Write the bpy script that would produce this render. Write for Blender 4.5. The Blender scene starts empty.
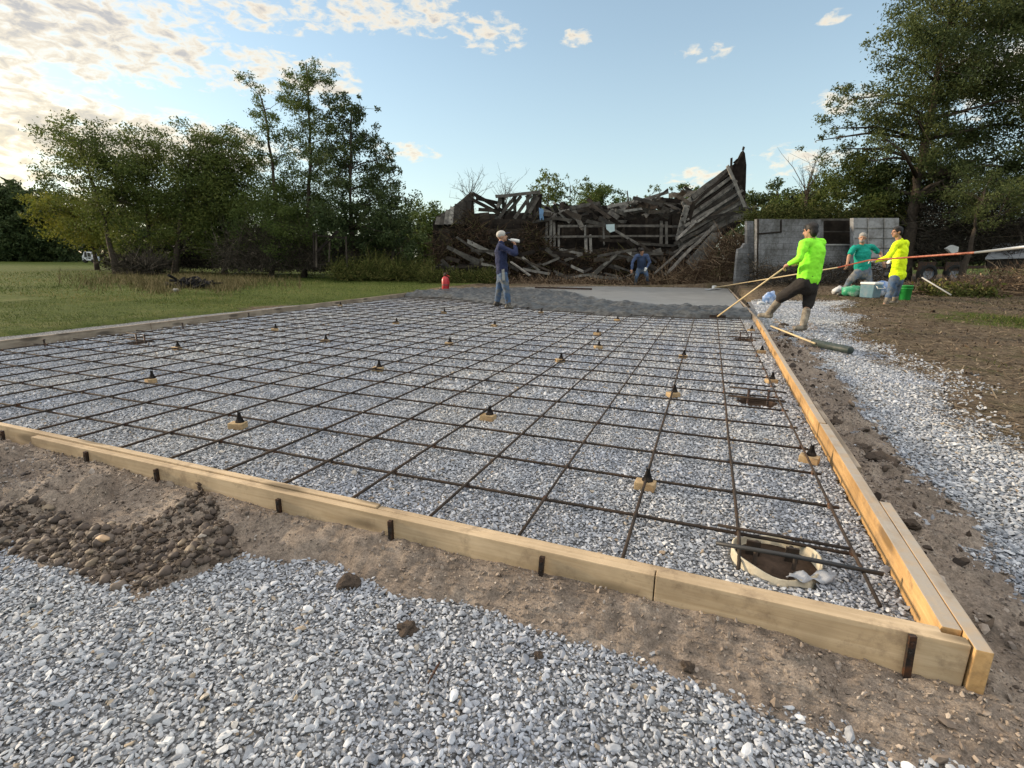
import bpy, bmesh, math, random
import numpy as np
from mathutils import Vector, Matrix

rng = np.random.default_rng(7)
random.seed(7)
SC = bpy.context.scene
COL = SC.collection
rad = math.radians

# ------------------------------------------------------------------ camera
F, PITCH, ROLL, YAW, H = 522.26, rad(13.485), rad(0.9147), rad(-20.193), 1.10
cP, sP, cR, sR, cY, sY = math.cos(PITCH), math.sin(PITCH), math.cos(ROLL), math.sin(ROLL), math.cos(YAW), math.sin(YAW)
CAM = Vector((0, 0, H))
RIGHT = Vector((cY, -sY, 0)); FWDH = Vector((sY, cY, 0)); UPZ = Vector((0, 0, 1))
_f = FWDH * cP - UPZ * sP
_u = FWDH * sP + UPZ * cP
_rc = RIGHT * cR + _u * sR
_uc = _u * cR - RIGHT * sR
cd = bpy.data.cameras.new("camera"); cam = bpy.data.objects.new("camera", cd); COL.objects.link(cam)
cam.matrix_world = Matrix(((_rc.x, _uc.x, -_f.x, 0), (_rc.y, _uc.y, -_f.y, 0), (_rc.z, _uc.z, -_f.z, H), (0, 0, 0, 1)))
cd.sensor_fit = 'HORIZONTAL'; cd.sensor_width = 36.0; cd.lens = F * 36.0 / 1024.0
cd.clip_start = 0.05; cd.clip_end = 3000
SC.camera = cam

# ------------------------------------------------------------------ light
SUN_AZ, SUN_EL = rad(-93), rad(11.5)          # from +Y, negative = towards -X
sun_dir = Vector((math.sin(SUN_AZ) * math.cos(SUN_EL), math.cos(SUN_AZ) * math.cos(SUN_EL), math.sin(SUN_EL)))
sd = bpy.data.lights.new("sun", 'SUN'); sd.energy = 2.7; sd.angle = rad(6); sd.color = (1.0, 0.80, 0.56)
so = bpy.data.objects.new("sun", sd); COL.objects.link(so)
so.rotation_euler = sun_dir.to_track_quat('Z', 'Y').to_euler()
SC.view_settings.view_transform = 'Standard'; SC.view_settings.look = 'None'
SC.view_settings.exposure = 1.12; SC.view_settings.gamma = 1.0; SC.view_settings.use_curve_mapping = False
SKY_STRENGTH = 0.115

# ------------------------------------------------------------------ pixel helpers (set-out of measured points)
def ray(u, v):
    X = (u - 512) / F; Y = (v - 384) / F
    X, Y = X * cR + Y * sR, -X * sR + Y * cR
    return RIGHT * X + FWDH * (cP - Y * sP) + UPZ * (-sP - Y * cP), cP - Y * sP
def at(u, v, D):                 # point seen at (u, v) standing D metres ahead
    r, k = ray(u, v)
    return CAM + r * (D / k)
def onz(u, v, z=0.0):            # point seen at (u, v) lying at height z
    r, k = ray(u, v)
    return CAM + r * ((z - H) / r.z)
def ahead(p):                    # metres ahead of the viewpoint
    return p[0] * FWDH.x + p[1] * FWDH.y

# ------------------------------------------------------------------ numpy noise
def _h(ix, iy, s):
    n = (ix.astype(np.int64) * 374761393 + iy.astype(np.int64) * 668265263 + s * 974634777) & 0xffffffff
    n = ((n ^ (n >> 13)) * 1274126177) & 0xffffffff
    return ((n ^ (n >> 16)) & 0xffff) / 65535.0
def vnoise(x, y, s=0):
    x = np.asarray(x, float); y = np.asarray(y, float)
    ix = np.floor(x); iy = np.floor(y); fx = x - ix; fy = y - iy
    fx = fx * fx * (3 - 2 * fx); fy = fy * fy * (3 - 2 * fy)
    a = _h(ix, iy, s); b = _h(ix + 1, iy, s); c = _h(ix, iy + 1, s); d = _h(ix + 1, iy + 1, s)
    return (a * (1 - fx) + b * fx) * (1 - fy) + (c * (1 - fx) + d * fx) * fy
def fbm(x, y, oct=4, s=0):
    t = 0; a = 0.5; n = 0
    for i in range(oct):
        t = t + a * vnoise(np.asarray(x) * 2 ** i, np.asarray(y) * 2 ** i, s + i); n += a; a *= 0.5
    return t / n - 0.5
def sstep(a, b, x):
    t = np.clip((np.asarray(x, float) - a) / (b - a), 0, 1); return t * t * (3 - 2 * t)

# ------------------------------------------------------------------ tagging and mesh helpers
def tag(o, label=None, cat=None, group=None, kind=None):
    if label: o['label'] = label
    if cat: o['category'] = cat
    if group: o['group'] = group
    if kind: o['kind'] = kind
    return o
def thing(name, loc, label, cat, group=None, kind=None):
    o = bpy.data.objects.new(name, None); COL.objects.link(o); o.location = loc; o.empty_display_size = 0.1
    return tag(o, label, cat, group, kind)
def link(name, me, mat=None, parent=None, loc=None):
    o = bpy.data.objects.new(name, me); COL.objects.link(o)
    if mat is not None and len(me.materials) == 0: me.materials.append(mat)
    if parent is not None: o.parent = parent
    elif loc is not None: o.location = loc
    return o
def wloc(o):
    v = Vector((0, 0, 0))
    while o is not None: v += o.location; o = o.parent
    return v
def fast_mesh(name, V, Q, rnd=None, smooth=False):
    V = np.asarray(V, np.float32); Q = np.asarray(Q, np.int32)
    me = bpy.data.meshes.new(name); k = Q.shape[1]
    me.vertices.add(len(V)); me.vertices.foreach_set('co', V.ravel())
    me.loops.add(Q.size); me.loops.foreach_set('vertex_index', Q.ravel())
    me.polygons.add(len(Q)); me.polygons.foreach_set('loop_start', np.arange(0, Q.size, k, dtype=np.int32))
    if smooth: me.polygons.foreach_set('use_smooth', np.ones(len(Q), bool))
    me.update(calc_edges=True)
    if rnd is not None:
        at_ = me.attributes.new('rnd', 'FLOAT', 'FACE'); at_.data.foreach_set('value', np.asarray(rnd, np.float32))
    return me

class MB:
    def __init__(s): s.v = []; s.f = []; s.r = []
    def _add(s, vs, fs, r=None):
        b = len(s.v); s.v += [tuple(v) for v in vs]; s.f += [tuple(b + i for i in f) for f in fs]
        r = random.random() if r is None else r
        s.r += [r] * len(fs)
    def box(s, c, size, M=None, taper=1.0, r=None):
        c = Vector(c); hx, hy, hz = size[0] / 2, size[1] / 2, size[2] / 2; vs = []
        for z in (-hz, hz):
            k = taper if z > 0 else 1
            for x, y in ((-hx, -hy), (hx, -hy), (hx, hy), (-hx, hy)):
                p = Vector((x * k, y * k, z)); vs.append(c + (M @ p if M else p))
        s._add(vs, [(3, 2, 1, 0), (4, 5, 6, 7), (0, 1, 5, 4), (1, 2, 6, 5), (2, 3, 7, 6), (3, 0, 4, 7)], r)
        return s
    def beam(s, p, q, w, t, up=(0, 0, 1), ragged=0.0, r=None):
        p = Vector(p); q = Vector(q); d = (q - p); L = d.length; d.normalize(); up = Vector(up)
        x = d.cross(up)
        if x.length < 1e-4: x = d.cross(Vector((1, 0, 0)))
        x.normalize(); y = x.cross(d).normalized(); vs = []
        n = max(2, int(L / 0.5) + 1) if ragged else 2
        for i in range(n):
            c = p + d * (L * i / (n - 1))
            if ragged and 0 < i < n - 1: c = c + x * random.gauss(0, ragged) + y * random.gauss(0, ragged)
            for a, b in ((-1, -1), (1, -1), (1, 1), (-1, 1)):
                e = d * (random.uniform(-1, 1) * ragged * 3) if ragged and i in (0, n - 1) else Vector((0, 0, 0))
                vs.append(c + x * (a * w / 2) + y * (b * t / 2) + e)
        fs = [(3, 2, 1, 0), tuple(4 * (n - 1) + i for i in range(4))]
        for i in range(n - 1):
            for k in range(4): fs.append((4 * i + k, 4 * i + (k + 1) % 4, 4 * i + 4 + (k + 1) % 4, 4 * i + 4 + k))
        s._add(vs, fs, r); return s
    def tube(s, pts, radii, n=8, caps=True, r=None):
        pts = [Vector(p) for p in pts]
        if not hasattr(radii, '__len__'): radii = [radii] * len(pts)
        vs = []; up = Vector((0, 0, 1))
        for i, p in enumerate(pts):
            d = (pts[min(i + 1, len(pts) - 1)] - pts[max(i - 1, 0)]).normalized()
            x = d.cross(up)
            if x.length < 0.05: x = d.cross(Vector((0, 1, 0)))
            x.normalize(); y = x.cross(d).normalized()
            for k in range(n):
                a = 2 * math.pi * k / n; vs.append(p + (x * math.cos(a) + y * math.sin(a)) * radii[i])
        fs = [(i * n + k, i * n + (k + 1) % n, (i + 1) * n + (k + 1) % n, (i + 1) * n + k) for i in range(len(pts) - 1) for k in range(n)]
        if caps: fs += [tuple(range(n - 1, -1, -1)), tuple((len(pts) - 1) * n + k for k in range(n))]
        s._add(vs, fs, r); return s
    def lathe(s, c, prof, n=20, r=None, ax=None):     # prof: (radius, z)
        c = Vector(c); M = ax or Matrix.Identity(3); vs = []
        for rr, z in prof:
            for k in range(n):
                a = 2 * math.pi * k / n; vs.append(c + M @ Vector((rr * math.cos(a), rr * math.sin(a), z)))
        fs = [(i * n + k, i * n + (k + 1) % n, (i + 1) * n + (k + 1) % n, (i + 1) * n + k) for i in range(len(prof) - 1) for k in range(n)]
        if prof[0][0] > 1e-5: fs.append(tuple(range(n - 1, -1, -1)))
        if prof[-1][0] > 1e-5: fs.append(tuple((len(prof) - 1) * n + k for k in range(n)))
        s._add(vs, fs, r); return s
    def ell(s, c, rr, M=None, n=12, m=8, r=None):
        c = Vector(c); vs = []
        for i in range(m + 1):
            th = math.pi * i / m
            for k in range(n):
                a = 2 * math.pi * k / n
                p = Vector((math.sin(th) * math.cos(a) * rr[0], math.sin(th) * math.sin(a) * rr[1], math.cos(th) * rr[2]))
                vs.append(c + (M @ p if M else p))
        fs = [(i * n + k, (i + 1) * n + k, (i + 1) * n + (k + 1) % n, i * n + (k + 1) % n) for i in range(m) for k in range(n)]
        s._add(vs, fs, r); return s
    def poly(s, pts, thick, nrm, r=None):              # thick plate from an outline
        nrm = Vector(nrm).normalized() * thick; n = len(pts)
        vs = [Vector(p) for p in pts] + [Vector(p) + nrm for p in pts]
        s._add(vs, [tuple(range(n - 1, -1, -1)), tuple(range(n, 2 * n))] + [(i, (i + 1) % n, n + (i + 1) % n, n + i) for i in range(n)], r); return s
    def build(s, name, mat, parent=None, smooth=False, bevel=0.0, loc=None):
        off = wloc(parent) if parent is not None else Vector(loc or (0, 0, 0))
        me = bpy.data.meshes.new(name)
        me.from_pydata([(v[0] - off.x, v[1] - off.y, v[2] - off.z) for v in s.v], [], s.f)
        at_ = me.attributes.new('rnd', 'FLOAT', 'FACE'); at_.data.foreach_set('value', np.array(s.r, np.float32))
        bm = bmesh.new(); bm.from_mesh(me)
        bmesh.ops.remove_doubles(bm, verts=bm.verts, dist=1e-6)
        bmesh.ops.recalc_face_normals(bm, faces=bm.faces)
        if bevel: bmesh.ops.bevel(bm, geom=list(bm.edges), offset=bevel, segments=2, affect='EDGES', profile=0.6, clamp_overlap=True)
        bm.to_mesh(me); bm.free()
        if smooth:
            for p in me.polygons: p.use_smooth = True
        o = link(name, me, mat, parent)
        if parent is None: o.location = off
        return o
def copy_tree(o, parent=None):
    c = o.copy(); COL.objects.link(c)
    if parent is not None: c.parent = parent
    for ch in [x for x in bpy.data.objects if x.parent is o]: copy_tree(ch, c)
    return c

# ------------------------------------------------------------------ materials
MATS = {}
def newmat(name, rough=0.8, spec=0.3):
    m = bpy.data.materials.new(name); m.use_nodes = True; nt = m.node_tree
    b = nt.nodes['Principled BSDF']; b.inputs['Roughness'].default_value = rough
    b.inputs['Specular IOR Level'].default_value = spec
    MATS[name] = m; return m, nt, b
def N(nt, t, **k):
    n = nt.nodes.new(t)
    for a, v in k.items(): setattr(n, a, v)
    return n
def ramp(nt, stops, fac=None, interp='LINEAR'):
    r = N(nt, 'ShaderNodeValToRGB'); cr = r.color_ramp; cr.interpolation = interp
    while len(cr.elements) < len(stops): cr.elements.new(0.5)
    for e, (p, c) in zip(cr.elements, stops): e.position = p; e.color = (*c, 1)
    if fac is not None: nt.links.new(fac, r.inputs[0])
    return r
def noise(nt, scale, detail=4, rough=0.6, vec=None, dim='3D'):
    n = N(nt, 'ShaderNodeTexNoise'); n.inputs['Scale'].default_value = scale; n.inputs['Detail'].default_value = detail
    n.inputs['Roughness'].default_value = rough
    if vec is not None: nt.links.new(vec, n.inputs['Vector'])
    return n
def mix(nt, a, b, fac, mode='MIX'):
    m = N(nt, 'ShaderNodeMix'); m.data_type = 'RGBA'; m.blend_type = mode
    for idx, s in ((6, a), (7, b), (0, fac)):
        if hasattr(s, 'is_output'): nt.links.new(s, m.inputs[idx])
        elif idx == 0: m.inputs[0].default_value = s
        else: m.inputs[idx].default_value = (*s, 1)
    return m.outputs[2]
def bump(nt, b, height, strength=0.3, dist=0.01):
    n = N(nt, 'ShaderNodeBump'); n.inputs['Strength'].default_value = strength; n.inputs['Distance'].default_value = dist
    nt.links.new(height, n.inputs['Height']); nt.links.new(n.outputs[0], b.inputs['Normal'])
def obco(nt, scale=(1, 1, 1)):
    t = N(nt, 'ShaderNodeTexCoord'); mp = N(nt, 'ShaderNodeMapping'); mp.inputs['Scale'].default_value = scale
    nt.links.new(t.outputs['Object'], mp.inputs['Vector']); return mp.outputs[0]
def geoco(nt, scale=(1, 1, 1)):
    t = N(nt, 'ShaderNodeNewGeometry'); mp = N(nt, 'ShaderNodeMapping'); mp.inputs['Scale'].default_value = scale
    nt.links.new(t.outputs['Position'], mp.inputs['Vector']); return mp.outputs[0]
def simple(name, col, rough=0.7, var=0.25, scale=8.0, spec=0.3, metal=0.0, bmp=0.0, dirt=None):
    m, nt, b = newmat(name, rough, spec); b.inputs['Metallic'].default_value = metal
    v = obco(nt); n = noise(nt, scale, 5, 0.65, v)
    lo = tuple(c * (1 - var) for c in col); hi = tuple(min(1, c * (1 + var)) for c in col)
    c = ramp(nt, [(0.3, lo), (0.7, hi)], n.outputs[0]).outputs[0]
    if dirt:
        n2 = noise(nt, scale * 0.6, 6, 0.7, v); f = ramp(nt, [(0.45, (0, 0, 0)), (0.62, (1, 1, 1))], n2.outputs[0]).outputs[0]
        c = mix(nt, c, dirt, f)
    nt.links.new(c, b.inputs['Base Color'])
    if bmp: bump(nt, b, n.outputs[0], bmp, 0.01)
    return m
def rndmat(name, stops, rough=0.85, spec=0.2, trans=0.0, nscale=0.0):
    """colour from the per-face random attribute, for leaves, planks, straws"""
    m, nt, b = newmat(name, rough, spec)
    a = N(nt, 'ShaderNodeAttribute'); a.attribute_name = 'rnd'
    c = ramp(nt, stops, a.outputs['Fac']).outputs[0]
    if nscale:
        n = noise(nt, nscale, 3, 0.6, geoco(nt)); f = ramp(nt, [(0.35, (0.55, 0.55, 0.55)), (0.65, (1.25, 1.25, 1.2))], n.outputs[0]).outputs[0]
        c = mix(nt, c, f, 1.0, 'MULTIPLY')
    nt.links.new(c, b.inputs['Base Color'])
    if trans:
        t = N(nt, 'ShaderNodeBsdfTranslucent'); nt.links.new(c, t.inputs['Color'])
        mx = N(nt, 'ShaderNodeMixShader'); mx.inputs[0].default_value = trans
        nt.links.new(b.outputs[0], mx.inputs[1]); nt.links.new(t.outputs[0], mx.inputs[2])
        nt.links.new(mx.outputs[0], nt.nodes['Material Output'].inputs['Surface'])
    return m
def woodmat(name, axis, light, dark, rough=0.75, knots=True, top_shade=None):
    m, nt, b = newmat(name, rough, 0.25)
    sc = {'x': (1.2, 26, 26), 'y': (26, 1.2, 26), 'z': (26, 26, 1.2)}[axis]
    v = geoco(nt, sc); n = noise(nt, 1.0, 8, 0.72, v); n.inputs['Distortion'].default_value = 1.1
    c = ramp(nt, [(0.3, dark), (0.5, tuple((a + e) / 2 for a, e in zip(light, dark))), (0.68, light)], n.outputs[0]).outputs[0]
    a = N(nt, 'ShaderNodeAttribute'); a.attribute_name = 'rnd'
    n3 = noise(nt, 2.2, 5, 0.6, geoco(nt)); f3 = ramp(nt, [(0.35, (0.60, 0.57, 0.54)), (0.7, (1.10, 1.08, 1.06))], n3.outputs[0]).outputs[0]
    c = mix(nt, c, f3, 1.0, 'MULTIPLY')
    if knots:
        ks = {'x': (2.2, 9, 9), 'y': (9, 2.2, 9), 'z': (9, 9, 2.2)}[axis]
        vo = N(nt, 'ShaderNodeTexVoronoi'); vo.inputs['Scale'].default_value = 1.0; nt.links.new(geoco(nt, ks), vo.inputs['Vector'])
        k = ramp(nt, [(0.16, (1, 1, 1)), (0.30, (0, 0, 0))], vo.outputs['Distance']).outputs[0]
        c = mix(nt, c, tuple(x * 0.45 for x in dark), k)
        n4 = noise(nt, 7, 7, 0.75, geoco(nt)); k4 = ramp(nt, [(0.53, (0, 0, 0)), (0.66, (1, 1, 1))], n4.outputs[0]).outputs[0]
        mm = N(nt, 'ShaderNodeMath'); mm.operation = 'MULTIPLY'; mm.inputs[1].default_value = 0.55; nt.links.new(k4, mm.inputs[0])
        c = mix(nt, c, (0.16, 0.11, 0.07), mm.outputs[0])
    if top_shade:                                   # dusty grey on upward faces, painting in the weaker sun they get
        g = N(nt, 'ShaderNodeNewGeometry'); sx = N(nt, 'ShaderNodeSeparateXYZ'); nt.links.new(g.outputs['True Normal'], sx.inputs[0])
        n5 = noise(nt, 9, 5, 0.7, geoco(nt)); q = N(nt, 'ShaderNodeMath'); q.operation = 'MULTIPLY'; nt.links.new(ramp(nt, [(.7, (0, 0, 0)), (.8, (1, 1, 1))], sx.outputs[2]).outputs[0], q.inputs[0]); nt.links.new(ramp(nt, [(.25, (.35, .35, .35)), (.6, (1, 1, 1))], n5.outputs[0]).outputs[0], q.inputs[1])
        c = mix(nt, c, top_shade, q.outputs[0])
    nt.links.new(c, b.inputs['Base Color']); bump(nt, b, n.outputs[0], 0.35, 0.004)
    return m
# ------------------------------------------------------------------ sky
w = bpy.data.worlds.new("World"); SC.world = w; w.use_nodes = True; nt = w.node_tree
bg = nt.nodes['Background']; bg.inputs['Strength'].default_value = SKY_STRENGTH
sky = N(nt, 'ShaderNodeTexSky'); sky.sky_type = 'NISHITA'; sky.sun_disc = False
sky.sun_elevation = SUN_EL; sky.sun_rotation = SUN_AZ; sky.altitude = 200; sky.air_density = 1.0; sky.dust_density = 0.6; sky.ozone_density = 1.3
tc = N(nt, 'ShaderNodeTexCoord'); sep = N(nt, 'ShaderNodeSeparateXYZ'); nt.links.new(tc.outputs['Generated'], sep.inputs[0])
def M_(op, a, b=None, clamp=False):
    m = N(nt, 'ShaderNodeMath'); m.operation = op; m.use_clamp = clamp
    for i, s in ((0, a), (1, b)):
        if s is None: continue
        if hasattr(s, 'is_output'): nt.links.new(s, m.inputs[i])
        else: m.inputs[i].default_value = s
    return m.outputs[0]
az = M_('ARCTAN2', sep.outputs[0], sep.outputs[1]); el = M_('ARCSINE', sep.outputs[2])
# cloud banks, each a patch of sky: (azimuth from +Y, elevation, half width, half height, strength), degrees
def skydir(u, v):
    r, k = ray(u, v); r = r.normalized(); return math.atan2(r.x, r.y), math.asin(r.z)
BANKS = []
for (u, v, du, dv, s) in [(70, 30, 190, 58, 1.1), (180, 62, 120, 30, .55), (90, 135, 230, 42, 1.25), (-60, 100, 200, 110, 1.0), (265, 70, 80, 28, .75), (215, 72, 60, 26, .7),
                          (355, 10, 70, 26, .8), (425, 15, 50, 26, .7), (492, 33, 42, 24, .62), (577, 38, 20, 11, .85), (325, 80, 40, 30, .7), (230, 10, 120, 20, .6),
                          (30, 205, 140, 26, .7), (405, 152, 40, 12, .55), (800, 160, 60, 20, .6), (705, 52, 34, 12, .30), (832, 17, 22, 9, .45), (845, 100, 45, 16, .55), (1010, 60, 80, 70, .8), (705, 178, 50, 14, .5)]:
    a0, e0 = skydir(u, v); a1, _ = skydir(u + du, v); _, e1 = skydir(u, v - dv)
    BANKS.append((a0, e0, abs(a1 - a0), abs(e1 - e0), s))
BANKS += [(rad(-20), rad(80), rad(400), rad(42), 2.2), (rad(165), rad(42), rad(75), rad(34), 1.8)]     # unseen bright cloud overhead and behind, added to raise the fill light
bias = None
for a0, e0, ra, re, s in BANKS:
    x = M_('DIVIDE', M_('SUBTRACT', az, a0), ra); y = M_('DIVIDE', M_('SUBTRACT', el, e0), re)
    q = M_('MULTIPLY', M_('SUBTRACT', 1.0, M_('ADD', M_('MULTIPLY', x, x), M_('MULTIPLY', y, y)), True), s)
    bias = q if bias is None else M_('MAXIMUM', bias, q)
cmb = N(nt, 'ShaderNodeCombineXYZ'); nt.links.new(M_('MULTIPLY', az, 7.0), cmb.inputs[0]); nt.links.new(M_('MULTIPLY', el, 15.0), cmb.inputs[1])
n1 = noise(nt, 4.4, 8, 0.60, cmb.outputs[0]); n1.inputs['Distortion'].default_value = 0.35
n2 = noise(nt, 0.9, 5, 0.55, cmb.outputs[0])
dens = M_('ADD', M_('MULTIPLY', bias, 0.42), M_('ADD', M_('MULTIPLY', M_('SUBTRACT', n1.outputs[0], 0.5), 1.7), M_('MULTIPLY', M_('SUBTRACT', n2.outputs[0], 0.5), 0.35)))
gate = M_('MULTIPLY', bias, 7.0, True)
mask = M_('MULTIPLY', ramp(nt, [(0.08, (0, 0, 0)), (0.42, (1, 1, 1))], dens).outputs[0], gate)
thick = ramp(nt, [(0.30, (0, 0, 0)), (0.62, (1, 1, 1))], dens).outputs[0]
ccol = mix(nt, (4.6, 4.0, 3.05), (2.3, 2.2, 2.15), thick)
low = M_('MULTIPLY', ramp(nt, [(0.0, (1, 1, 1)), (0.30, (0, 0, 0))], el).outputs[0], ramp(nt, [(0.0, (0, 0, 0)), (1.0, (1, 1, 1))], M_('MULTIPLY', M_('ADD', az, 0.45), -1.4)).outputs[0])
ccol = mix(nt, ccol, (4.6, 3.75, 2.2), M_('MULTIPLY', low, 0.75))
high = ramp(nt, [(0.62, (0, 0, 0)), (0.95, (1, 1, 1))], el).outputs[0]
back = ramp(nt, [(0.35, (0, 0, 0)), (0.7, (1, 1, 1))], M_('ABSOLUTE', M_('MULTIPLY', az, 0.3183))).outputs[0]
ccol = mix(nt, ccol, (8.6, 8.1, 7.5), M_('MAXIMUM', high, M_('MULTIPLY', back, ramp(nt, [(0.2, (0, 0, 0)), (0.5, (1, 1, 1))], el).outputs[0])))  # the added unseen cloud is brightened further as fill
veil = ramp(nt, [(0.0, (.58, .58, .58)), (0.35, (.26, .26, .26)), (0.8, (.05, .05, .05))], el).outputs[0]
hazy = mix(nt, sky.outputs[0], (2.9, 3.55, 3.6), veil)
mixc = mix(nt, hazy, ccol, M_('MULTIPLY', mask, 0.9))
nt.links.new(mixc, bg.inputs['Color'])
# ------------------------------------------------------------------ terrain heights
def G(x, y):                                    # natural ground
    x = np.asarray(x, float); y = np.asarray(y, float)
    xc = x * cY - y * sY; d = np.maximum(x * sY + y * cY, 0.3)
    t = xc / d
    wr = sstep(0.2, 0.68, t); wc = sstep(-0.35, 0.1, t)
    dd = np.minimum(d, 26)
    return wc * 0.010 * np.maximum(dd - 9, 0) + wr * 0.034 * np.maximum(dd - 7, 0)
def GY(x, y):                                   # gravel yard round the formwork
    x = np.asarray(x, float); y = np.asarray(y, float)
    return G(x, y) - 0.02 - 0.05 * sstep(3.0, 1.2, y) + 0.022 * fbm(x * 1.6, y * 1.6, 3, 5) + 0.02 * fbm(x * .5, y * .5, 2, 9)
YF = 1.562                                      # outer face of the front form
def YFo(x): return 1.562 - 0.022 * np.minimum(np.asarray(x, float) - 0.8, 0) * 0.9 * (np.asarray(x) > -9) - 0.0
def XR(y): return 0.712 + 0.0174 * (np.asarray(y, float) - 1.68)      # inner face of the right form
def XL(y): return -7.36 - 0.060 * (np.asarray(y, float) - 1.6)        # inner face of the left form
ZT = 0.105                                      # top of the forms
FAR = [onz(440, 288.5, ZT), onz(600, 286, ZT), onz(727, 288, ZT)]      # far edge of the slab

def interp_curve(pxs, z, key):
    P = [onz(u, v, z) for u, v in pxs]; P = sorted((p[key], p[1 - key]) for p in P)
    ks = np.array([a for a, b in P]); vs = np.array([b for a, b in P])
    return lambda q: np.interp(q, ks, vs)
YB = interp_curve([(-300, 470), (-80, 520), (0, 543), (60, 560), (110, 580), (150, 592), (200, 570), (240, 556), (330, 562), (400, 594), (460, 600), (540, 627), (600, 648), (660, 668), (700, 684), (760, 708), (830, 730), (900, 752), (960, 775), (1040, 800)], -0.06, 0)
XB = interp_curve([(1060, 640), (1015, 590), (985, 545), (950, 505), (918, 478), (888, 440), (858, 408), (836, 378), (822, 352), (800, 332)], -0.03, 1)
XG = interp_curve([(1250, 560), (1100, 470), (1024, 434), (985, 415), (950, 394), (930, 376), (872, 350), (850, 336), (845, 322), (832, 308), (812, 297), (795, 291)], 0.0, 1)   # right edge of the yard

def berm(x, y):
    x = np.asarray(x, float); y = np.asarray(y, float)
    ty = (YFo(x) - y) / np.maximum(YFo(x) - YB(np.minimum(x, 1.1)), 0.1)
    xo = XR(y) + 0.09
    tx = (x - xo) / np.maximum(XB(np.maximum(y, 1.6)) - xo, 0.12)
    tx = np.maximum(tx, 0) * (x > 0.5); ty = np.maximum(ty, 0)
    t = np.hypot(tx, ty)
    t = t + 0.30 * fbm(x * 3.1, y * 3.1, 4, 21)
    zg = GY(x, y)
    z0 = 0.016 + 0.034 * sstep(-0.8, -3.4, x) - 0.035 * sstep(0.0, 0.7, x) * sstep(2.2, 1.5, y) + 0.045 * fbm(x * 1.7, y * 1.3, 3, 33)
    prof = np.interp(t, [-1, 0, 0.25, 0.6, 0.9, 1.0, 1.25, 3], [1.0, 1.0, 0.85, 0.5, 0.16, 0.06, -0.22, -0.6])
    z = zg + (z0 - zg) * prof
    lump = fbm(x * 9, y * 9, 4, 41); fine = fbm(x * 34, y * 34, 3, 43)
    amp = 0.045 + 0.12 * sstep(-1.2, -2.2, x) + 0.12 * sstep(0.8, 1.0, x) * sstep(1.7, 2.6, y)
    return z + amp * np.maximum(lump, -0.12) * sstep(1.3, 0.5, t) * sstep(-.02, .28, t) + 0.022 * fine

def grid_mesh(name, xs, ys, zf, keep=None, attrs=None):
    X, Y = np.meshgrid(xs, ys); x = X.ravel(); y = Y.ravel(); z = zf(x, y)
    nx = len(xs); i = np.arange(len(ys) - 1)[:, None] * nx + np.arange(nx - 1)[None, :]; i = i.ravel()
    Q = np.stack([i, i + 1, i + 1 + nx, i + nx], 1)
    if keep is not None:
        k = keep(x, y, z); Q = Q[k[Q].all(1)]
        used = np.unique(Q); re = -np.ones(len(x), int); re[used] = np.arange(len(used)); Q = re[Q]; x, y, z = x[used], y[used], z[used]
    me = fast_mesh(name, np.stack([x, y, z], 1), Q, smooth=True)
    for an, fn in (attrs or {}).items():
        a = me.attributes.new(an, 'FLOAT', 'POINT'); a.data.foreach_set('value', np.asarray(fn(x, y, z), np.float32))
    return me

def spaced(lo, hi, n, mid=0.0, k=6.0):
    t = np.linspace(-1, 1, n); s = np.sinh(k * t) / np.sinh(k)
    return np.where(s < 0, mid + (mid - lo) * s, mid + (hi - mid) * s)

# --- big ground sheet
xs = np.unique(np.concatenate([spaced(-900, 900, 90, 0, 5), np.arange(-26, 14, 0.25)])); ys = np.unique(np.concatenate([spaced(-60, 1500, 90, 0, 6), np.arange(-1, 34, 0.25)]))
def inside(x, y, m=0.0): return (x > XL(y) - m) & (x < XR(y) + m) & (y > 1.62 - m) & (y < np.interp(x, [FAR[0].x, FAR[1].x, FAR[2].x], [FAR[0].y, FAR[1].y, FAR[2].y]) + m)
def yard(x, y):                                  # >0 inside the gravel yard
    e = XG(np.maximum(y, 1.0)) - x + 0.9 * fbm(x * 1.1, y * 1.1, 4, 61)
    return np.minimum(np.minimum(e, 14.6 - y + 1.5 * fbm(x, y, 3, 62)), x + 9.0)
def ground_z(x, y):
    z = G(x, y) + 0.05 * fbm(x * 1.3, y * 1.3, 3, 71) * sstep(0, 3, np.hypot(x, y)) + 0.03 * fbm(x * 6, y * 6, 2, 72)
    z = np.where(x < -7.6, z - 0.03 + 0.05 * sstep(-7.6, -9, x), z)
    z = z - 0.07 * sstep(-0.15, 0.35, yard(x, y)) - 0.10 * ((y < 2.5) & (x < 3))
    return np.where(inside(x, y, -0.18), -0.7, z)
def grass_w(x, y, z):
    xc = x * cY - y * sY; d = np.maximum(x * sY + y * cY, 0.3); t = xc / d
    left = sstep(-8.2, -9.4, x + 1.3 * fbm(x * .8, y * .8, 3, 81))
    far = sstep(22, 26, d)
    patch = 0.75 * sstep(0.12, 0.3, fbm(x * .45 + 3, y * .45, 3, 82)) * sstep(3, 5, x)
    spot = np.exp(-(((x - onz(1010, 322, 0.1).x) / 1.3) ** 2 + ((y - onz(1010, 322, .1).y) / .9) ** 2)) * 1.2
    return np.clip(np.maximum.reduce([left, far, patch, spot]), 0, 1)

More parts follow.
